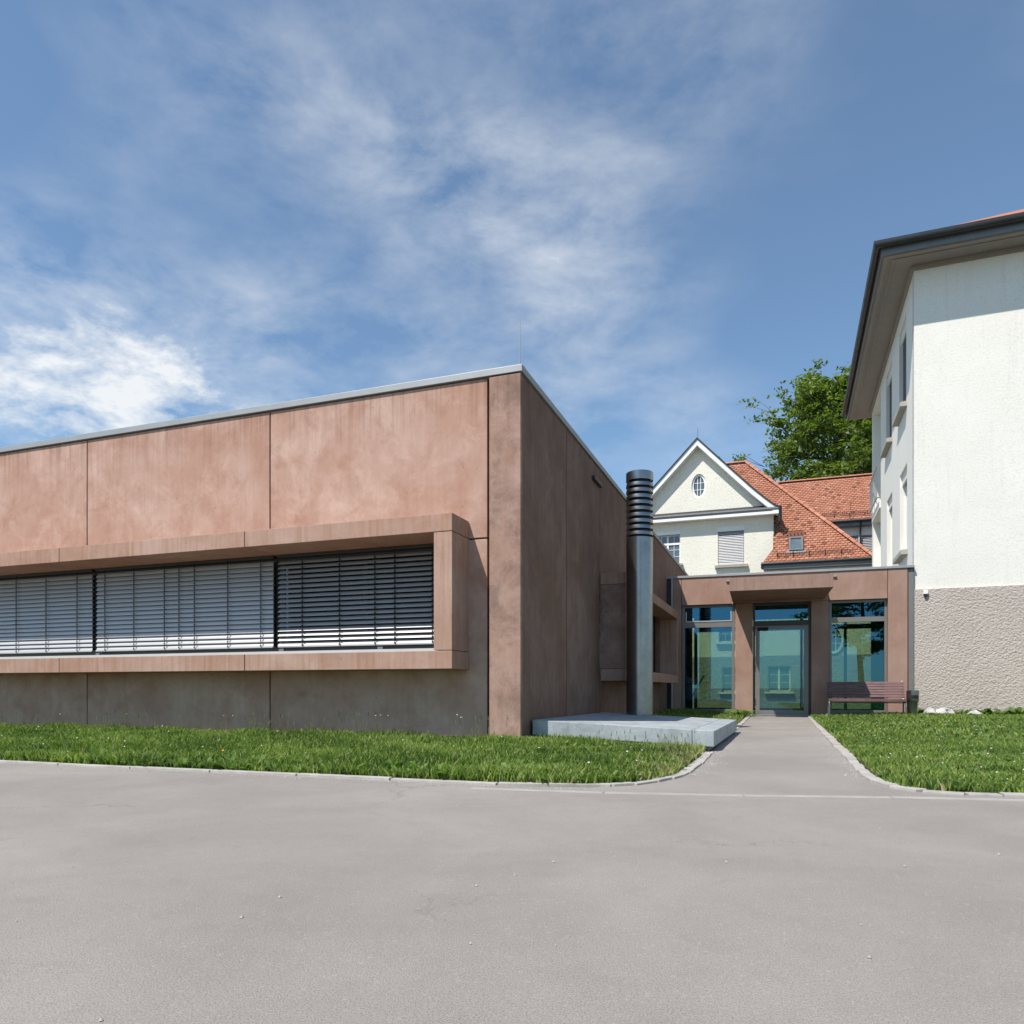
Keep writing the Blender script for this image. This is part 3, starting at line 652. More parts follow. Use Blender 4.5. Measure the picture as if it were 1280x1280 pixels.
def hwin(x0, x1, z0, z1, y, nx, nz, transom=None, head=None, sill=True, mname='white'):
    f = MB(); t = .055
    f.box(x0, x0+t, y, y+.06, z0, z1).box(x1-t, x1, y, y+.06, z0, z1).box(x0+t, x1-t, y, y+.06, z0, z0+t*1.3).box(x0+t, x1-t, y, y+.06, z1-t, z1)
    xm = (x0+x1)/2; f.box(xm-.045, xm+.045, y-.01, y+.06, z0+t, z1-t)
    if transom: f.box(x0+t, x1-t, y-.015, y+.06, transom-.05, transom+.05)
    for (a, b) in ((x0+t, xm-.045), (xm+.045, x1-t)):
        for k in range(1, nx): xx = a+(b-a)*k/nx; f.box(xx-.010, xx+.010, y+.01, y+.05, z0+t, z1-t)
        for k in range(1, nz): z_ = z0+t+(z1-z0-2*t)*k/nz; f.box(a, b, y+.012, y+.048, z_-.010, z_+.010)
    wf = f.build('window', mname, H); MB().box(x0+t, x1-t, y+.035, y+.04, z0+t, z1-t).build('pane', 'houseglass', wf)
    if head: MB().box(x0-.02, x1+.02, y-.19, y-.02, z1, z1+head).build('lintel', 'white', wf)
    if sill: MB().box(x0-.13, x1+.13, y-.34, y-.01, z0-.09, z0).build('window_sill', 'white' if z0 < 3.2 and mname == 'white' else 'stonesill', wf)
    return wf
hwin(-5.85, -4.585, 6.98, 8.46, GY+.14, 2, 4, 8.02, .17)
w_ = hwin(-2.76, -1.54, 6.84, 8.44, GY+.17, 2, 3, None, .24, False)
MB().box(-2.90, -1.36, GY-.17, GY+.17, 6.66, 6.79).build('window_sill', 'stonesill', w_)
MB().box(-2.74, -1.56, GY+.03, GY+.12, 6.80, 6.86).build('blind_rail', 'slat', w_)
s0 = MB().add([(-2.74, GY+.03, 6.87), (-1.56, GY+.03, 6.87), (-1.56, GY+.07, 6.944), (-2.74, GY+.07, 6.944)], [(0, 1, 2, 3)]).build('slat', 'fence_blind', w_)
for k in range(1, 20): share(s0, w_, (0, 0, k*.0785))
hwin(-2.72, -1.50, 3.0, 4.6, GY+.14, 2, 4, 4.1, .17); hwin(-5.85, -4.6, 3.0, 4.6, GY+.14, 2, 4, 4.1, .17)
hwin(-2.585, -1.50, .57, 1.79, GY+.12, 1, 3); hwin(-5.80, -4.70, .57, 1.79, GY+.12, 1, 3)
def oval(cx, cz, a, b, y, par):
    o1 = ellipse(cx, cz, a, b, 36); o2 = ellipse(cx, cz, a-.11, b-.11, 36)
    f = MB().wall(o1, [o2], lambda x, z, d: (x, y+d, z), .15, .08)
    wf = f.build('window', 'white', par)
    g_ = MB(); bb = b-.10; aa = a-.10
    for t in (-.28, .28): xx = cx+t*aa; hh = bb*math.sqrt(1-t*t)*.98; g_.box(xx-.014, xx+.014, y+.04, y+.07, cz-hh, cz+hh)
    for t in (-.33, .33): z_ = cz+t*bb; ww = aa*math.sqrt(1-t*t)*.98; g_.box(cx-ww, cx+ww, y+.042, y+.068, z_-.013, z_+.013)
    g_.build('glazing_bars', 'white', wf)
    MB().prism(ellipse(cx, cz, aa+.02, bb+.02, 36), y+.065, y+.07, 'y').build('pane', 'houseglass', wf)
oval(-3.675, 10.80, .37, .61, GY+.07, H)
# verges (bargeboards) with flared foot
vr_ = [(AX, 13.04), (-2.053, 11.306), (-1.15, 10.38), (-.563, 9.83), (-.20, 9.52), (.085, 9.33)]
def strip(pts, off0, off1):      # closed band below a polyline
    return [(x, z+off0) for x, z in pts]+[(x-(.0 if i else 0), z+off1) for i, (x, z) in reversed(list(enumerate(pts)))]
vl_ = [(2*AX-x, z) for x, z in vr_]
for pl in (vr_, vl_):
    q = MB(); n_ = len(pl)
    def band(pl, o0, o1, ya, yb, nm, m_):
        q = MB()
        for (xa, za), (xb, zb) in zip(pl[:-1], pl[1:]):
            q.add([(xa, ya, za+o0), (xb, ya, zb+o0), (xb, ya, zb+o1), (xa, ya, za+o1), (xa, yb, za+o0), (xb, yb, zb+o0), (xb, yb, zb+o1), (xa, yb, za+o1)], [(0, 1, 2, 3), (7, 6, 5, 4), (0, 4, 5, 1), (3, 2, 6, 7)])
        return q.build(nm, m_, H)
    band(pl, -.34, -.035, 36.93, 36.99, 'bargeboard', 'white'); band(pl, -.035, .04, 36.88, 41.6, 'roof_slope', 'gutter'); band(pl, -.37, -.34, 37.0, 37.33, 'verge_soffit', 'offwhite')
# pent cornice across the foot of the gable
MB().add([(XL-.2, GY-.30, 9.40), (.02, GY-.30, 9.40), (.02, GY, 9.56), (XL-.2, GY, 9.56), (XL-.2, GY-.30, 9.30), (.02, GY-.30, 9.30), (.02, GY, 9.30), (XL-.2, GY, 9.30)], [(0, 1, 2, 3), (4, 7, 6, 5), (0, 4, 5, 1), (1, 5, 6, 2), (0, 3, 7, 4)]).build('pent_roof', 'dark', H)
MB().cyl((XL-.25, GY-.36, 9.30), (.06, GY-.36, 9.30), .085, 10).build('gutter', 'guttergrey', H, smooth=True)
MB().box(XL-.22, .05, GY-.44, GY-.24, 9.045, 9.18).box(XL-.1, XR+.09, GY-.24, GY-.01, 9.06, 9.12).build('cornice_board', 'white', H)
MB().tube([(.10, GY-.36, 9.35), (.13, GY-.30, 8.75), (.0, GY-.1, 8.55), (XR+.06, GY-.06, 8.45), (XR+.06, GY-.06, 6.75)], .045, 8).build('downpipe', 'gutter', H)
MB().cyl((.11, GY-.36, 8.65), (.11, GY-.36, 9.40), .085, 8).build('rainwater_head', 'gutter', H)
MB().cyl((AX+.03, 36.95, 13.05), (AX+.03, 36.95, 13.55), .008, 5).build('lightning_rod', 'gutter', H)

# lower wing to the right of the gable
WY = 36.13; EZ = 6.5; T = 1.15
MB().wall([(-.60, 2.27), (4.6, 2.27), (4.6, EZ-.05), (-.60, EZ-.05)], [ellipse(2.38, 2.96, .41, .63)] if False else [], lambda x, z, d: (x, WY+d, z), .3).build('wing_wall', 'stucco', H)
MB().wall([(-.62, -.1), (4.62, -.1), (4.62, 2.27), (-.62, 2.27)], [rect(-.44, .56, .60, 1.80)], lambda x, z, d: (x, WY-.05+d, z), .3, .22).build('base_wall', 'stucco_base', H)
hwin(-.44, .56, .60, 1.80, WY+.08, 1, 3)
oval(2.38, 2.96, .42, .64, WY-.12, H)
MB().box(-.58, 4.58, WY+.31, WY+.4, 0, EZ-.1).build('inner_core', 'room', H)
MB().box(-.70, 4.6, WY-.28, WY-.22, EZ-.24, EZ-.02).box(-.62, 4.6, WY-.22, WY, EZ-.26, EZ-.22).build('eaves_board', 'guttergrey', H)
MB().cyl((-.72, WY-.32, EZ), (4.3, WY-.32, EZ), .075, 8).build('gutter', 'gutter', H)
MB().cyl((-.68, WY-.32, EZ-.2), (-.68, WY-.32, EZ), .05, 8).build('rainwater_head', 'gutter', H)

def tiles(name, ox, oy, oz, ux, inside, a0, a1, b0, b1, pitch_t, parent, tw=.195, te=.165):
    """clay plain tiles laid in courses on a slope: a along the eave, b up the slope"""
    sl = math.atan(pitch_t); cs, sn = math.cos(sl), math.sin(sl)
    V_, F_, C_ = [], [], []; nb = int((b1-b0)/te)
    for j in range(nb):
        b = b0+j*te; sh = (j % 2)*tw/2; na = int((a1-a0)/tw)+2
        for i in range(na):
            a = a0+i*tw+sh-tw/2
            if not inside(a+tw/2, b+te*.5): continue
            g_ = .012; h0 = .030+random.uniform(-.004, .008); h1 = .006; bb = b+random.uniform(-.008, .008); tt = te*1.02
            pts = [(a+g_, bb+.035, h0), (a+tw*.3, bb+.006, h0), (a+tw*.5, bb, h0), (a+tw*.7, bb+.006, h0), (a+tw-g_, bb+.035, h0), (a+tw-g_, bb+tt, h1), (a+g_, bb+tt, h1)]
            low = [(p[0], p[1], p[2]-.022) for p in pts[:5]]
            k = len(V_)
            for (pa, pb, ph) in pts+low: V_.append((ox+pa*ux, oy+pb*cs-ph*sn, oz+pb*sn+ph*cs))
            F_ += [(k, k+1, k+2, k+2), (k, k+2, k+4, k+4), (k+2, k+3, k+4, k+4), (k, k+4, k+5, k+6)]
            F_ += [(k+7+q_, k+8+q_, k+1+q_, k+q_) for q_ in range(4)]
            c = min(1, max(0, random.gauss(.55, .2))); 
            if random.random() < .02: c = 0
            C_ += [c]*12
    l = parent.location; V_ = [(x-l.x, y-l.y, z-l.z) for x, y, z in V_]
    tri = []
    for f_ in F_:
        tri.append((f_[0], f_[1], f_[2])); 
        if f_[3] != f_[2]: tri.append((f_[0], f_[2], f_[3]))
    o = npmesh(name, V_, tri, 'tile', C_); o.parent = parent; o['kind'] = 'stuff'; return o
y_e = WY-.22; cs = math.cos(math.atan(T)); ridge_b = (41.5-y_e)/cs; hipx0 = 4.05
M['under'] = simple('tile underlay', (.16, .06, .035), .9)
# roof plane and hidden hip plane
rz = EZ+(41.5-y_e)*T
MB().add([(-.72, y_e, EZ), (hipx0, y_e, EZ), (-1.62, 41.5, rz), (AX, 41.5, rz), (AX, GY+.3, EZ+(GY+.3-y_e)*T), (XR-.02, GY+.3, EZ+(GY+.3-y_e)*T), (XR-.02, y_e+.70, EZ+.70*T)], [(0, 1, 2, 3, 4, 5, 6)]).build('roof_deck', 'under', H)
MB().add([(hipx0, y_e, EZ), (-1.62, 41.5, rz), (-1.62, 41.7, rz), (hipx0, 48, EZ)], [(0, 1, 2, 3)]).build('roof_deck', 'under', H)
def ins1(a, b):
    y = b*cs; x = a+AX
    if b > ridge_b-.05: return False
    if x > hipx0-(hipx0+1.62)*(y/(41.5-y_e))-.03: return False
    yy = y_e+y
    if .46 < x < 1.16 and 36.60 < yy < 37.40: return False
    if yy > GY-.02 and x < XR: # behind the gable
        return (EZ+y*T) > 13.0-abs(x-AX)*1.0-.3 and x > AX
    return x > XR-.02 or y < (x+.74)*1.3
tiles('roof_tiles', AX, y_e, EZ, 1, ins1, 0, hipx0+4, 0, ridge_b, T, H)
# hip and ridge tiles, one by one
def ridge_tile(p, q, parent, r0=.115):
    p = Vector(p); q = Vector(q); d = (q-p).normalized(); sd_ = d.cross(Vector((0, 0, 1))).normalized(); up = sd_.cross(d); n_ = 7; vs = []
    for pt_, rr in ((p, r0*1.12), (q, r0*.9)):
        for k in range(n_): t = math.pi*(k/(n_-1)); vs.append(pt_+sd_*math.cos(t)*rr+up*(math.sin(t)*rr*.8+.01))
    v0 = len(vs)
    me = MB().add(vs, [(k, k+1, k+1+n_, k+n_) for k in range(n_-1)]+[tuple(range(n_))])
    o = me.build('ridge_tile', 'tile', parent); 
    a = o.data.attributes.new('var', 'FLOAT', 'POINT'); a.data.foreach_set('value', [random.uniform(.45, .9)]*len(o.data.vertices)); return o
hp0 = Vector((hipx0, y_e, EZ+.04)); hp1 = Vector((-1.62, 41.5, rz+.04)); n_ = 24
for k in range(n_): ridge_tile(lerp(hp0, hp1, k/n_), lerp(hp0, hp1, (k+1.08)/n_), H)
for k in range(5): ridge_tile((-1.62-.42*k, 41.5, rz+.03), (-1.62-.42*(k+1.07), 41.5, rz+.03), H)
# skylight
def onroof(x, b, h): return (x, y_e+b*cs-h*math.sin(math.atan(T)), EZ+b*math.sin(math.atan(T))+h*cs)
b0_, b1_ = .66/cs, 1.42/cs
def slab_on_roof(x0, x1, ba, bb, h0, h1):
    return [onroof(x0, ba, h0), onroof(x1, ba, h0), onroof(x1, bb, h0), onroof(x0, bb, h0), onroof(x0, ba, h1), onroof(x1, ba, h1), onroof(x1, bb, h1), onroof(x0, bb, h1)]
BF = [(0, 3, 2, 1), (4, 5, 6, 7), (0, 1, 5, 4), (1, 2, 6, 5), (2, 3, 7, 6), (3, 0, 4, 7)]
b0_, b1_ = .78, 1.75
sk = MB()
for q in ((.50, .58, b0_, b1_), (1.04, 1.12, b0_, b1_), (.58, 1.04, b0_, b0_+.10), (.58, 1.04, b1_-.1, b1_)): sk.add(slab_on_roof(*q, 0, .12), BF)
so = sk.build('skylight', 'guttergrey', H); MB().add(slab_on_roof(.58, 1.04, b0_+.1, b1_-.1, 0, .07), BF).build('pane', 'houseglass', so)
MB().add(slab_on_roof(.38, 1.24, b0_-.13, b0_, .035, .05), BF).build('apron', 'cap', so)
# snow guards
def snowguard(x0, x1, b, ox=0):
    q = MB(); 
    for hh in (.10, .20): q.add(slab_on_roof(x0, x1, b-.006, b+.006, hh-.008, hh+.008), BF)
    for x in np.arange(x0, x1, .10): q.add(slab_on_roof(x-.006, x+.006, b-.012, b-.004, .05, .24), BF)
    for x in np.arange(x0+.05, x1, .68): q.add(slab_on_roof(x-.02, x+.02, b-.16, b+.10, .03, .05), BF).add(slab_on_roof(x-.015, x+.015, b-.02, b+.02, .04, .25), BF)
    return q.build('snow_guard', 'gutter', H)
snowguard(-.05, 3.25, .50)
for x in (.42, .58, .74, .90, 1.06, 1.22): MB().add(slab_on_roof(x-.014, x+.014, 2.0, 2.05, .03, .14), BF).build('snow_hook', 'gutter', H)

# ================================================================== REAR HOUSE
Q = thing('rear_house', 'farther house with red tiled roof and pale window blinds behind the white building', 'house', (2, 47, 0))
EY = 46.06; EZ2 = 10.34; T2 = 1.15; cs2 = math.cos(math.atan(T2)); RB = (48.9-EY)/cs2; x0q, x1q = -3.0, 9.0
MB().wall(rect(x0q+.3, x1q-.3, 0, EZ2-.05), [rect(2.9, 4.38, 8.0, 9.55), rect(4.55, 6.0, 8.0, 9.55)], lambda x, z, d: (x, EY+.35+d, z), .3, .2).build('wall', 'plaster', Q)
for a, b in ((2.9, 4.38), (4.55, 6.0)):
    wf = MB().box(a, b, EY+.5, EY+.55, 8.0, 9.55).build('window', 'frame_dark', Q)
    s0 = MB().add([(a+.02, EY+.38, 8.05), (b-.02, EY+.38, 8.05), (b-.02, EY+.44, 8.13), (a+.02, EY+.44, 8.13)], [(0, 1, 2, 3)]).build('slat', 'fence_blind', wf)
    for k in range(1, 16): share(s0, wf, (0, 0, k*.095))
MB().box(x0q, x1q, EY+.02, EY+.08, EZ2-.28, EZ2-.04).box(x0q, x1q, EY+.08, EY+.34, EZ2-.3, EZ2-.27).build('eaves_board', 'guttergrey', Q)
MB().cyl((x0q, EY-.08, EZ2), (x1q, EY-.08, EZ2), .08, 8).build('gutter', 'gutter', Q)
MB().tube([(4.47, EY-.08, EZ2), (4.47, EY+.05, EZ2-.3), (4.47, EY+.25, EZ2-.5), (4.47, EY+.25, 6)], .05, 8).build('downpipe', 'gutter', Q)
MB().add([(x0q, EY, EZ2), (x1q, EY, EZ2), (x1q, 48.9, EZ2+(48.9-EY)*T2), (x0q, 48.9, EZ2+(48.9-EY)*T2)], [(0, 1, 2, 3)]).add([(x0q, 51.8, EZ2), (x1q, 51.8, EZ2), (x1q, 48.91, EZ2+(48.9-EY)*T2), (x0q, 48.91, EZ2+(48.9-EY)*T2)], [(0, 3, 2, 1)]).build('roof_deck', 'under', Q)
tiles('roof_tiles', 0, EY, EZ2, 1, lambda a, b: x0q+1.4 < a < 7 and b < RB-.05, x0q, x1q, 0, RB, T2, Q, .215, .175)
for k in range(24): ridge_tile((-1.5+k*.4, 48.9, EZ2+(48.9-EY)*T2+.02), (-1.5+(k+1.08)*.4, 48.9, EZ2+(48.9-EY)*T2+.02), Q)
q = MB(); sn2 = math.sin(math.atan(T2))
def onr2(x, b, h): return (x, EY+b*cs2-h*sn2, EZ2+b*sn2+h*cs2)
def sl2(x0, x1, ba, bb, h0, h1): return [onr2(x0, ba, h0), onr2(x1, ba, h0), onr2(x1, bb, h0), onr2(x0, bb, h0), onr2(x0, ba, h1), onr2(x1, ba, h1), onr2(x1, bb, h1), onr2(x0, bb, h1)]
for hh in (.10, .21): q.add(sl2(2.2, 7, .55, .563, hh-.009, hh+.009), BF)
for x in np.arange(2.2, 7, .12): q.add(sl2(x-.007, x+.007, .54, .55, .05, .25), BF)
for x in np.arange(2.3, 7, .8): q.add(sl2(x-.02, x+.02, .36, .66, .03, .05), BF)
q.build('snow_guard', 'gutter', Q)
MB().cyl((3.93, EY-.12, EZ2-.4), (3.93, EY-.12, EZ2+1.1), .012, 5).build('lightning_rod', 'gutter', Q)

# ================================================================== BENCH, BIN, STONES
by = 20.05; bx0, bx1 = 1.42, 3.05
BE = thing('bench', 'dark reddish wooden slatted bench on curved steel legs in front of the right window', 'bench', ((bx0+bx1)/2+.1, by+.2, .06))
bx0, bx1 = 1.20, 2.98
MB().box(bx0+.02, bx1-.02, by-.02, by+.03, .425, .50).build('seat_slat', 'wood', BE, bevel=.012)
for k in range(4): MB().box(bx0+.02, bx1-.02, by+.045+k*.085, by+.115+k*.085, .455-k*.006, .490-k*.006).build('seat_slat', 'wood', BE, bevel=.006)
for k in range(6):
    z = .535+k*.067; y = by+.44+k*.028
    MB().add([(bx0, y, z), (bx1, y, z), (bx1, y+.022, z+.055), (bx0, y+.022, z+.055), (bx0, y+.03, z-.008), (bx1, y+.03, z-.008), (bx1, y+.052, z+.047), (bx0, y+.052, z+.047)], [(0, 1, 2, 3), (7, 6, 5, 4), (0, 4, 5, 1), (3, 2, 6, 7), (0, 3, 7, 4), (1, 5, 6, 2)]).build('back_slat', 'wood', BE, bevel=.004)
for x in (bx0+.03, bx1-.03):
    p = [(x, by+.02, .06), (x, by, .30), (x, by+.01, .38), (x, by+.05, .425), (x, by+.36, .41), (x, by+.44, .44), (x, by+.50, .56), (x, by+.66, .94)]
    MB().tube(p, .018, 8).tube([(x, by+.42, .42), (x, by+.46, .30), (x, by+.47, .06)], .018, 8).build('leg', 'benchsteel', BE, smooth=True)
MB().tube([(bx0+.03, by+.20, .40), (bx1-.03, by+.20, .40)], .014, 8).build('cross_bar', 'benchsteel', BE)

LBN = thing('litter_bin', 'small round steel litter bin with black slot at the right end of the bench', 'litter bin', (3.14, 20.25, .08))
lx, ly = 3.125, 20.3
MB().lathe([(.115, .08), (.125, .40), (.138, .44), (.142, .47), (.142, .70), (.10, .715), (0, .72)], lx, ly, 28).build('body', 'steel', LBN, smooth=True)
sl = MB()
for k in range(8):
    a = -math.pi/2-.55+k*.16+.10; a2 = a+.16
    p = [(lx+.144*math.cos(t), ly+.144*math.sin(t)) for t in (a, a2)]
    sl.add([(p[0][0], p[0][1], .50), (p[1][0], p[1][1], .50), (p[1][0], p[1][1], .59), (p[0][0], p[0][1], .59)], [(0, 1, 2, 3)])
sl.build('slot', 'cord', LBN)

def rock(x, y, r, lab, sc=(1, 1, .7)):
    bm = bmesh.new(); bmesh.ops.create_icosphere(bm, subdivisions=3, radius=r); rs = random.Random(int(x*100))
    ns = [Vector((rs.uniform(-1, 1), rs.uniform(-1, 1), rs.uniform(-1, 1))).normalized() for _ in range(9)]
    for v in bm.verts:
        d = v.co.normalized(); 
        for n_ in ns:
            c = d.dot(n_)
            if c > .72: v.co -= n_*(c-.72)*r*1.1
        v.co *= 1+rs.uniform(-.02, .02); v.co = Vector((v.co.x*sc[0], v.co.y*sc[1], v.co.z*sc[2]))
    me = bpy.data.meshes.new('rock'); bm.to_mesh(me); bm.free(); me.materials.append(M['rock'])
    o = bpy.data.objects.new('rock', me); COL.objects.link(o); o.location = (x, y, .08+r*.35); tag(o, lab, 'rock', 'rocks beside the rough plaster wall'); return o
rock(3.52, 20.45, .17, 'pale boulder nearest the litter bin, tallest of the rocks by the plaster wall', (.9, 1, .95))
rock(3.86, 20.5, .19, 'grey-white boulder to the right of the tall pale one by the plaster wall', (1.25, 1, .75))
rock(4.5, 20.55, .16, 'smaller pale stone farthest right along the rough plaster wall', (1.3, 1, .6))

# ================================================================== VEGETATION
def blades(name, pts, h, wdt, seed, lab, varshift=0.0, m_='grass'):
    rs = np.random.RandomState(seed); n = len(pts); P = np.asarray(pts, dtype=np.float64)
    az = rs.uniform(0, 2*np.pi, n); lean = rs.uniform(.15, .75, n); hh = h*rs.uniform(.40, 1.25, n)*(.85+.30*np.sin(P[:, 0]*3.3+2*np.sin(P[:, 1]*2.9))*np.sin(P[:, 1]*4.1+1.5*np.sin(P[:, 0]*1.9))); ww = wdt*rs.uniform(.6, 1.3, n)
    fa = rs.uniform(0, 2*np.pi, n); sx = np.cos(fa)*ww/2; sy = np.sin(fa)*ww/2
    dx, dy = np.cos(az), np.sin(az)
    def pt_(t, bend, s): return np.stack([P[:, 0]+dx*hh*bend*lean+sx*s, P[:, 1]+dy*hh*bend*lean+sy*s, P[:, 2]+hh*t], 1)
    Vs = np.stack([pt_(0, 0, 1), pt_(0, 0, -1), pt_(.55, .35, .85), pt_(.55, .35, -.85), pt_(.95, 1.0, 0)], 1).reshape(-1, 3)
    k = (np.arange(n)*5)[:, None]; F = np.concatenate([k+np.array([[0, 1, 3]]), k+np.array([[0, 3, 2]]), k+np.array([[2, 3, 4]])], 1).reshape(-1, 3)
    edge_ = np.clip(1-np.minimum(np.abs(P[:, 0]+.82), 9)/.45, 0, 1)*(P[:, 1] < 9)*(P[:, 0] < 0)
    hh = hh*(1-.5*edge_)
    patch = .5+.5*np.sin(P[:, 0]*2.1+1.3*np.sin(P[:, 1]*1.7))*np.sin(P[:, 1]*2.7+P[:, 0]*.6)
    c = np.clip(rs.normal(.42, .25, n)+.34*(patch-.5)+varshift, 0, .96); c[rs.rand(n) < .03+.45*edge_] = 1.0
    o = npmesh(name, Vs, F, m_, np.repeat(c, 5)); tag(o, lab, 'grass', kind='stuff'); return o
def scatter(n, x0, x1, y0, y1, ok, seed):
    rs = np.random.RandomState(seed); X = rs.uniform(x0, x1, n); Y = rs.uniform(y0, y1, n)
    return [(x, y, lawn_z(x, y)) for x, y in zip(X, Y) if ok(x, y)]
def interp(line, y):
    pass
klx = [p[0] for p in KL]; 
def kl_y(x): return np.interp(x, [p[0] for p in KL[:11]], [p[1] for p in KL[:11]])
def okL(x, y):
    if x > -.815: return False
    if y < kl_y(min(x, -.80))+.05: return False
    if x > -.84 and y < 7: return False
    if y > 8.40 and x < SX+.03: return False
    if x > SX and 8.76+(x-SX)*.16 < y < 13.0: return False
    return y < 20.95
def okR(x, y):
    if x < .80 or y > 20.95 or (x > 3.2 and y > 21.1): return False
    return y > np.interp(x, [p[0] for p in KR[4:]], [p[1] for p in KR[4:]])+.06
ptsL = scatter(190000, -12.8, -.8, 5.3, 8.45, okL, 1)
blades('grass', ptsL, .105, .0135, 3, 'rough green grass strip between the road kerb and the pavilion')
blades('grass', scatter(32000, SX, -.8, 7.4, 20.95, okL, 2), .10, .014, 4, 'grass patch behind the stone platform', .02)
near = scatter(130000, .8, 6.0, 6.0, 11.5, okR, 5); far = scatter(80000, .8, 9.5, 11.5, 20.95, okR, 6)
blades('grass', near, .075, .012, 7, 'near part of the lawn to the right of the path', .04)
blades('grass', far, .085, .017, 8, 'far part of the lawn in front of the bench', .06)

def rosettes(name, pts, size, seed, lab, m_='weed'):
    rs = random.Random(seed); V_, F_, C_ = [], [], []
    for (x, y, z) in pts:
        nl = rs.randint(4, 8); c0 = rs.uniform(.1, .9); sz = size*rs.uniform(.6, 1.3)
        for k in range(nl):
            a = rs.uniform(0, 6.28); l = sz*rs.uniform(.7, 1.2); w2 = l*rs.uniform(.10, .18); up = rs.uniform(.35, 1.0)
            dx, dy = math.cos(a), math.sin(a); px, py = -dy, dx
            k0 = len(V_)
            for (t, s, hz) in ((0, 0, .01), (.35, 1, .45*up), (.35, -1, .45*up), (.75, .9, .75*up), (.75, -.9, .75*up), (1.0, 0, .70*up)):
                V_.append((x+dx*l*t+px*w2*s, y+dy*l*t+py*w2*s, z+l*hz+.01))
            F_ += [(k0, k0+2, k0+1), (k0+1, k0+2, k0+4), (k0+1, k0+4, k0+3), (k0+3, k0+4, k0+5)]; C_ += [min(1, max(0, c0+rs.uniform(-.2, .2)))]*6
    o = npmesh(name, V_, F_, m_, C_, True); tag(o, lab, 'weeds', kind='stuff'); return o
rosettes('weeds', scatter(2600, -12.8, -.8, 5.3, 8.4, okL, 11), .075, 12, 'dandelion and clover leaves among the grass before the pavilion')
rosettes('weeds', scatter(110, -12.8, -.9, 5.34, 5.8, okL, 21), .11, 22, 'larger leafy weeds along the road kerb')
rosettes('weeds', scatter(2600, .8, 6, 6, 12, okR, 13), .060, 14, 'clover leaves in the near lawn on the right')
rosettes('weeds', scatter(900, .8, 7, 12, 20.9, okR, 15), .10, 16, 'broad weeds in the lawn before the bench')
rosettes('weeds', [(random.gauss(-.95, .15), random.uniform(19.4, 20.8), .02) for _ in range(40)]+[(random.uniform(3.3, 5.5), random.uniform(20.6, 21.0), .09) for _ in range(90)], .20, 18, 'tall leafy weeds at the foot of the walls')
# flower heads
def heads(name, pts, r, m_, lab, hmin, hmax, seed):
    rs = random.Random(seed); q = MB()
    for (x, y, z) in pts:
        h = rs.uniform(hmin, hmax); c = (x, y, z+h); rr = r*rs.uniform(.7, 1.2)
        q.add([(c[0]+rr, c[1], c[2]), (c[0], c[1]+rr, c[2]), (c[0]-rr, c[1], c[2]), (c[0], c[1]-rr, c[2]), (c[0], c[1], c[2]+rr), (c[0], c[1], c[2]-rr)], [(0, 1, 4), (1, 2, 4), (2, 3, 4), (3, 0, 4), (1, 0, 5), (2, 1, 5), (3, 2, 5), (0, 3, 5)])
    o = q.build(name, m_); tag(o, lab, 'flowers', kind='stuff'); return o
heads('clover_flowers', scatter(190, .9, 6, 6.2, 16, okR, 31), .009, 'flower', 'tiny white clover heads in the right lawn', .05, .10, 32)
heads('clover_flowers', scatter(40, -12, -1, 5.4, 8.3, okL, 33), .012, 'flower', 'few white flower heads in the grass by the pavilion', .06, .12, 34)
def stalks(pts, lab, hmin, hmax, seed, head='flower'):
    rs = random.Random(seed); q = MB()
    for (x, y, z) in pts:
        h = rs.uniform(hmin, hmax); lx_, ly_ = rs.uniform(-.05, .05), rs.uniform(-.03, .03)
        q.cyl((x, y, z), (x+lx_, y+ly_, z+h), .0022, 4, .0015, False); q.cyl((x+lx_, y+ly_, z+h-.03), (x+lx_*1.1, y+ly_, z+h+.012), .006, 5, .003)
    o = q.build('grass_stalks', 'stalk'); tag(o, lab, 'grass stalks', kind='stuff')
rs = random.Random(5)
stalks([(rs.uniform(-12, -3.1), rs.uniform(7.9, 8.36), .11) for _ in range(140)], 'thin seed stalks standing along the foot of the pavilion wall', .12, .34, 41)
stalks([(rs.uniform(-1.9, -.85), rs.uniform(7.9, 8.35), .03) for _ in range(40)], 'thin stalks in front of the stone platform', .10, .26, 42)
heads('seed_heads', [(-7.0, 8.1, .12), (-7.25, 8.2, .11), (-4.83, 8.2, .11), (-4.76, 8.2, .13), (-4.65, 8.2, .15), (-3.6, 8.0, .16), (-3.55, 8.0, .12), (-8.9, 8.1, .1), (-9.6, 7.6, .08)], .012, 'stalkhead', 'pale seed heads on stalks before the pavilion wall', .26, .32, 43)
o = heads('clover_flowers', [(-5.35, 6.05, .03)], .018, 'orange', 'single orange blossom in the grass strip', .09, .09, 44)
def grit(name, pts, seed, lab):
    rs = random.Random(seed); q = MB()
    for (x, y) in pts:
        r_ = rs.uniform(.003, .009); a = rs.uniform(0, 6); z = .002
        p = [(x+r_*math.cos(a+k*1.57)*rs.uniform(.7, 1.2), y+r_*math.sin(a+k*1.57)*rs.uniform(.7, 1.2), z) for k in range(4)]
        q.add(p+[(x, y, z+r_*.9)], [(0, 1, 4), (1, 2, 4), (2, 3, 4), (3, 0, 4)])
    o = q.build(name, 'kerb'); tag(o, lab, 'gravel', kind='stuff')
rg = random.Random(77)
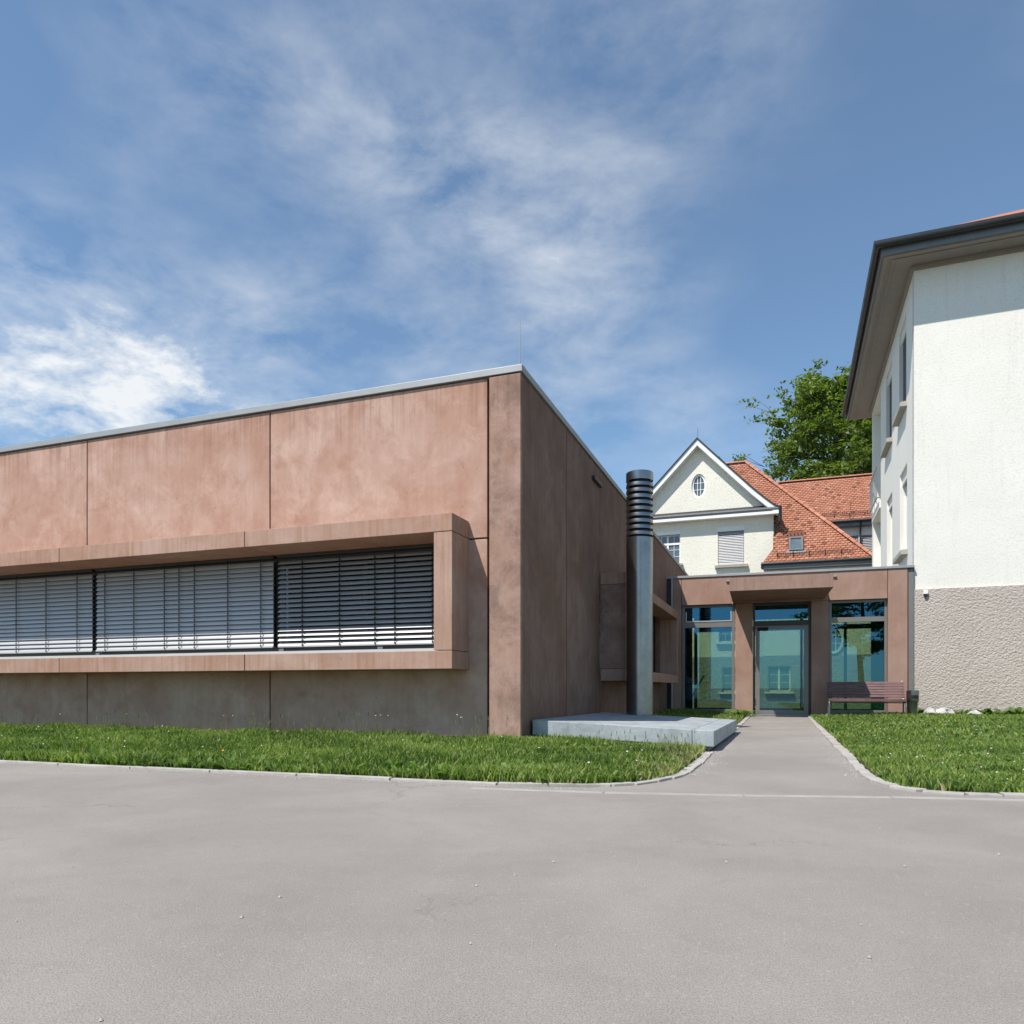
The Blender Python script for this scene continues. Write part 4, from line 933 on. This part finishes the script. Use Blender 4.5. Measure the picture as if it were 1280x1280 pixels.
grit('loose_grit', [(x, float(kl_y(x))-.05-abs(rg.gauss(0, .10))) for x in [rg.uniform(-10, -1.0) for _ in range(500)]]+[(.70-abs(rg.gauss(0, .10)), rg.uniform(6.8, 16)) for _ in range(500)]+[(-.70+abs(rg.gauss(0, .08)), rg.uniform(6.5, 12)) for _ in range(300)]+[(rg.uniform(-9, 6), rg.uniform(1.2, 5)) for _ in range(90)], 5, 'loose pale grit lying along the kerbs and on the asphalt')
# pale gravel line along the wall foot
MB().box(-14, -3.4, FY-.03, FY+.01, 0, .135).build('gravel_strip', 'kerb').__setitem__('kind', 'structure')

def tree(name, base, height, crown_r, seed, lab, leaves, leaf, nb=30, trunk_r=.4, crown_low=.30, group=None, cat='tree', side_keep=None):
    rs = random.Random(seed); t = thing(name, lab, cat, base, group=group)
    q = MB(); tips = []; bx_, by_, bz_ = base
    def branch(p, d, l, r, depth):
        n_ = 4; pts = [p]; dd = d.copy()
        for k in range(n_):
            dd = (dd+Vector((rs.uniform(-.22, .22), rs.uniform(-.22, .22), rs.uniform(-.10, .18)))).normalized(); pts.append(pts[-1]+dd*l/n_)
        for k in range(n_): q.cyl(pts[k], pts[k+1], r*(1-.18*k), 6 if depth else 10, r*(1-.18*(k+1)), False)
        if depth >= 3: tips.extend(pts[1:]); return
        if depth >= 1: tips.extend(pts[2:])
        kids = 5 if depth == 0 else 4
        for j in range(kids):
            a = rs.uniform(0, 6.28); sp = rs.uniform(.5, 1.0)
            sd_ = dd.orthogonal().normalized(); s2 = dd.cross(sd_)
            nd = (dd+(sd_*math.cos(a)+s2*math.sin(a))*sp).normalized()
            branch(pts[rs.randint(1, n_)], nd, l*rs.uniform(.5, .72), r*.45, depth+1)
    B0 = Vector(base); top = height
    trunk = [B0+Vector((0, 0, -.3))]
    for k in range(1, 9): trunk.append(B0+Vector((rs.uniform(-.25, .25)*crown_r/6, rs.uniform(-.25, .25)*crown_r/6, height*.92*k/8)))
    for k in range(8): q.cyl(trunk[k], trunk[k+1], trunk_r*(1-.11*k), 10, trunk_r*(1-.11*(k+1)), False)
    for j in range(nb):
        f_ = crown_low+(1-crown_low)*(j+rs.random())/nb*.95; k = min(7, int(f_*8)); p = lerp(trunk[k], trunk[k+1], f_*8-k) if k < 8 else trunk[8]
        a = rs.uniform(0, 6.28); prof = math.sin(math.pi*min(1, max(0.08, (f_-crown_low)/(1-crown_low)*.80+.18)))
        reach = crown_r*prof*rs.uniform(.75, 1.1)
        branch(p, Vector((math.cos(a), math.sin(a), rs.uniform(.05, .65))).normalized(), reach*.62, trunk_r*.30*(1-f_*.5), 1)
    q.build('trunk', 'bark', t, smooth=True)
    T_ = np.array([[p.x-bx_, p.y-by_, p.z-bz_] for p in tips]); rn = np.random.RandomState(seed)
    idx = rn.randint(0, len(T_), leaves//22); centers = T_[idx]+rn.normal(0, .22*crown_r/6, (len(idx), 3))
    C = np.repeat(centers, 22, 0)+rn.normal(0, 1, (len(centers)*22, 3))*np.array([.30, .30, .12])*min(1, crown_r/6)
    n_ = len(C); nv = rn.normal(0, 1, (n_, 3)); nv[:, 2] += 1.1; nv /= np.linalg.norm(nv, axis=1)[:, None]
    a = np.cross(nv, rn.normal(0, 1, (n_, 3))); a /= np.linalg.norm(a, axis=1)[:, None]; b = np.cross(nv, a)
    s = leaf*rn.uniform(.6, 1.3, n_)[:, None]
    Vs = np.stack([C-a*s, C-b*s*.55+nv*s*.12, C+a*s, C+b*s*.55+nv*s*.12], 1).reshape(-1, 3)
    k = (np.arange(n_)*4)[:, None]; F = np.concatenate([k+np.array([[0, 1, 2]]), k+np.array([[0, 2, 3]])], 1).reshape(-1, 3)
    c = np.clip(rn.normal(.5, .22, n_)+np.repeat(rn.normal(0, .12, len(centers)), 22), 0, 1)
    o = npmesh('crown', Vs, F, 'leaf', np.repeat(c, 4)); o.parent = t; return t
tree('maple_tree', (4.3, 61.0, 0), 25.4, 9.0, 21, 'large bushy green maple rising behind the tiled roofs', 40000, .17, 44, .60, .42)
tree('maple_tree', (-5.3, 58, 0), 20.4, 3.6, 5, 'tree almost hidden behind the gable, only a few twigs showing', 9000, .17, 16, .3, .5)
tree('linden_tree', (9.5, -28, 0), 15, 5.0, 9, 'green linden across the road, seen only mirrored in the entrance glass', 20000, .16, 26, .28, .25)

for o in bpy.data.objects:
    for k in ('_l', '_o'):
        if k in o: del o[k]
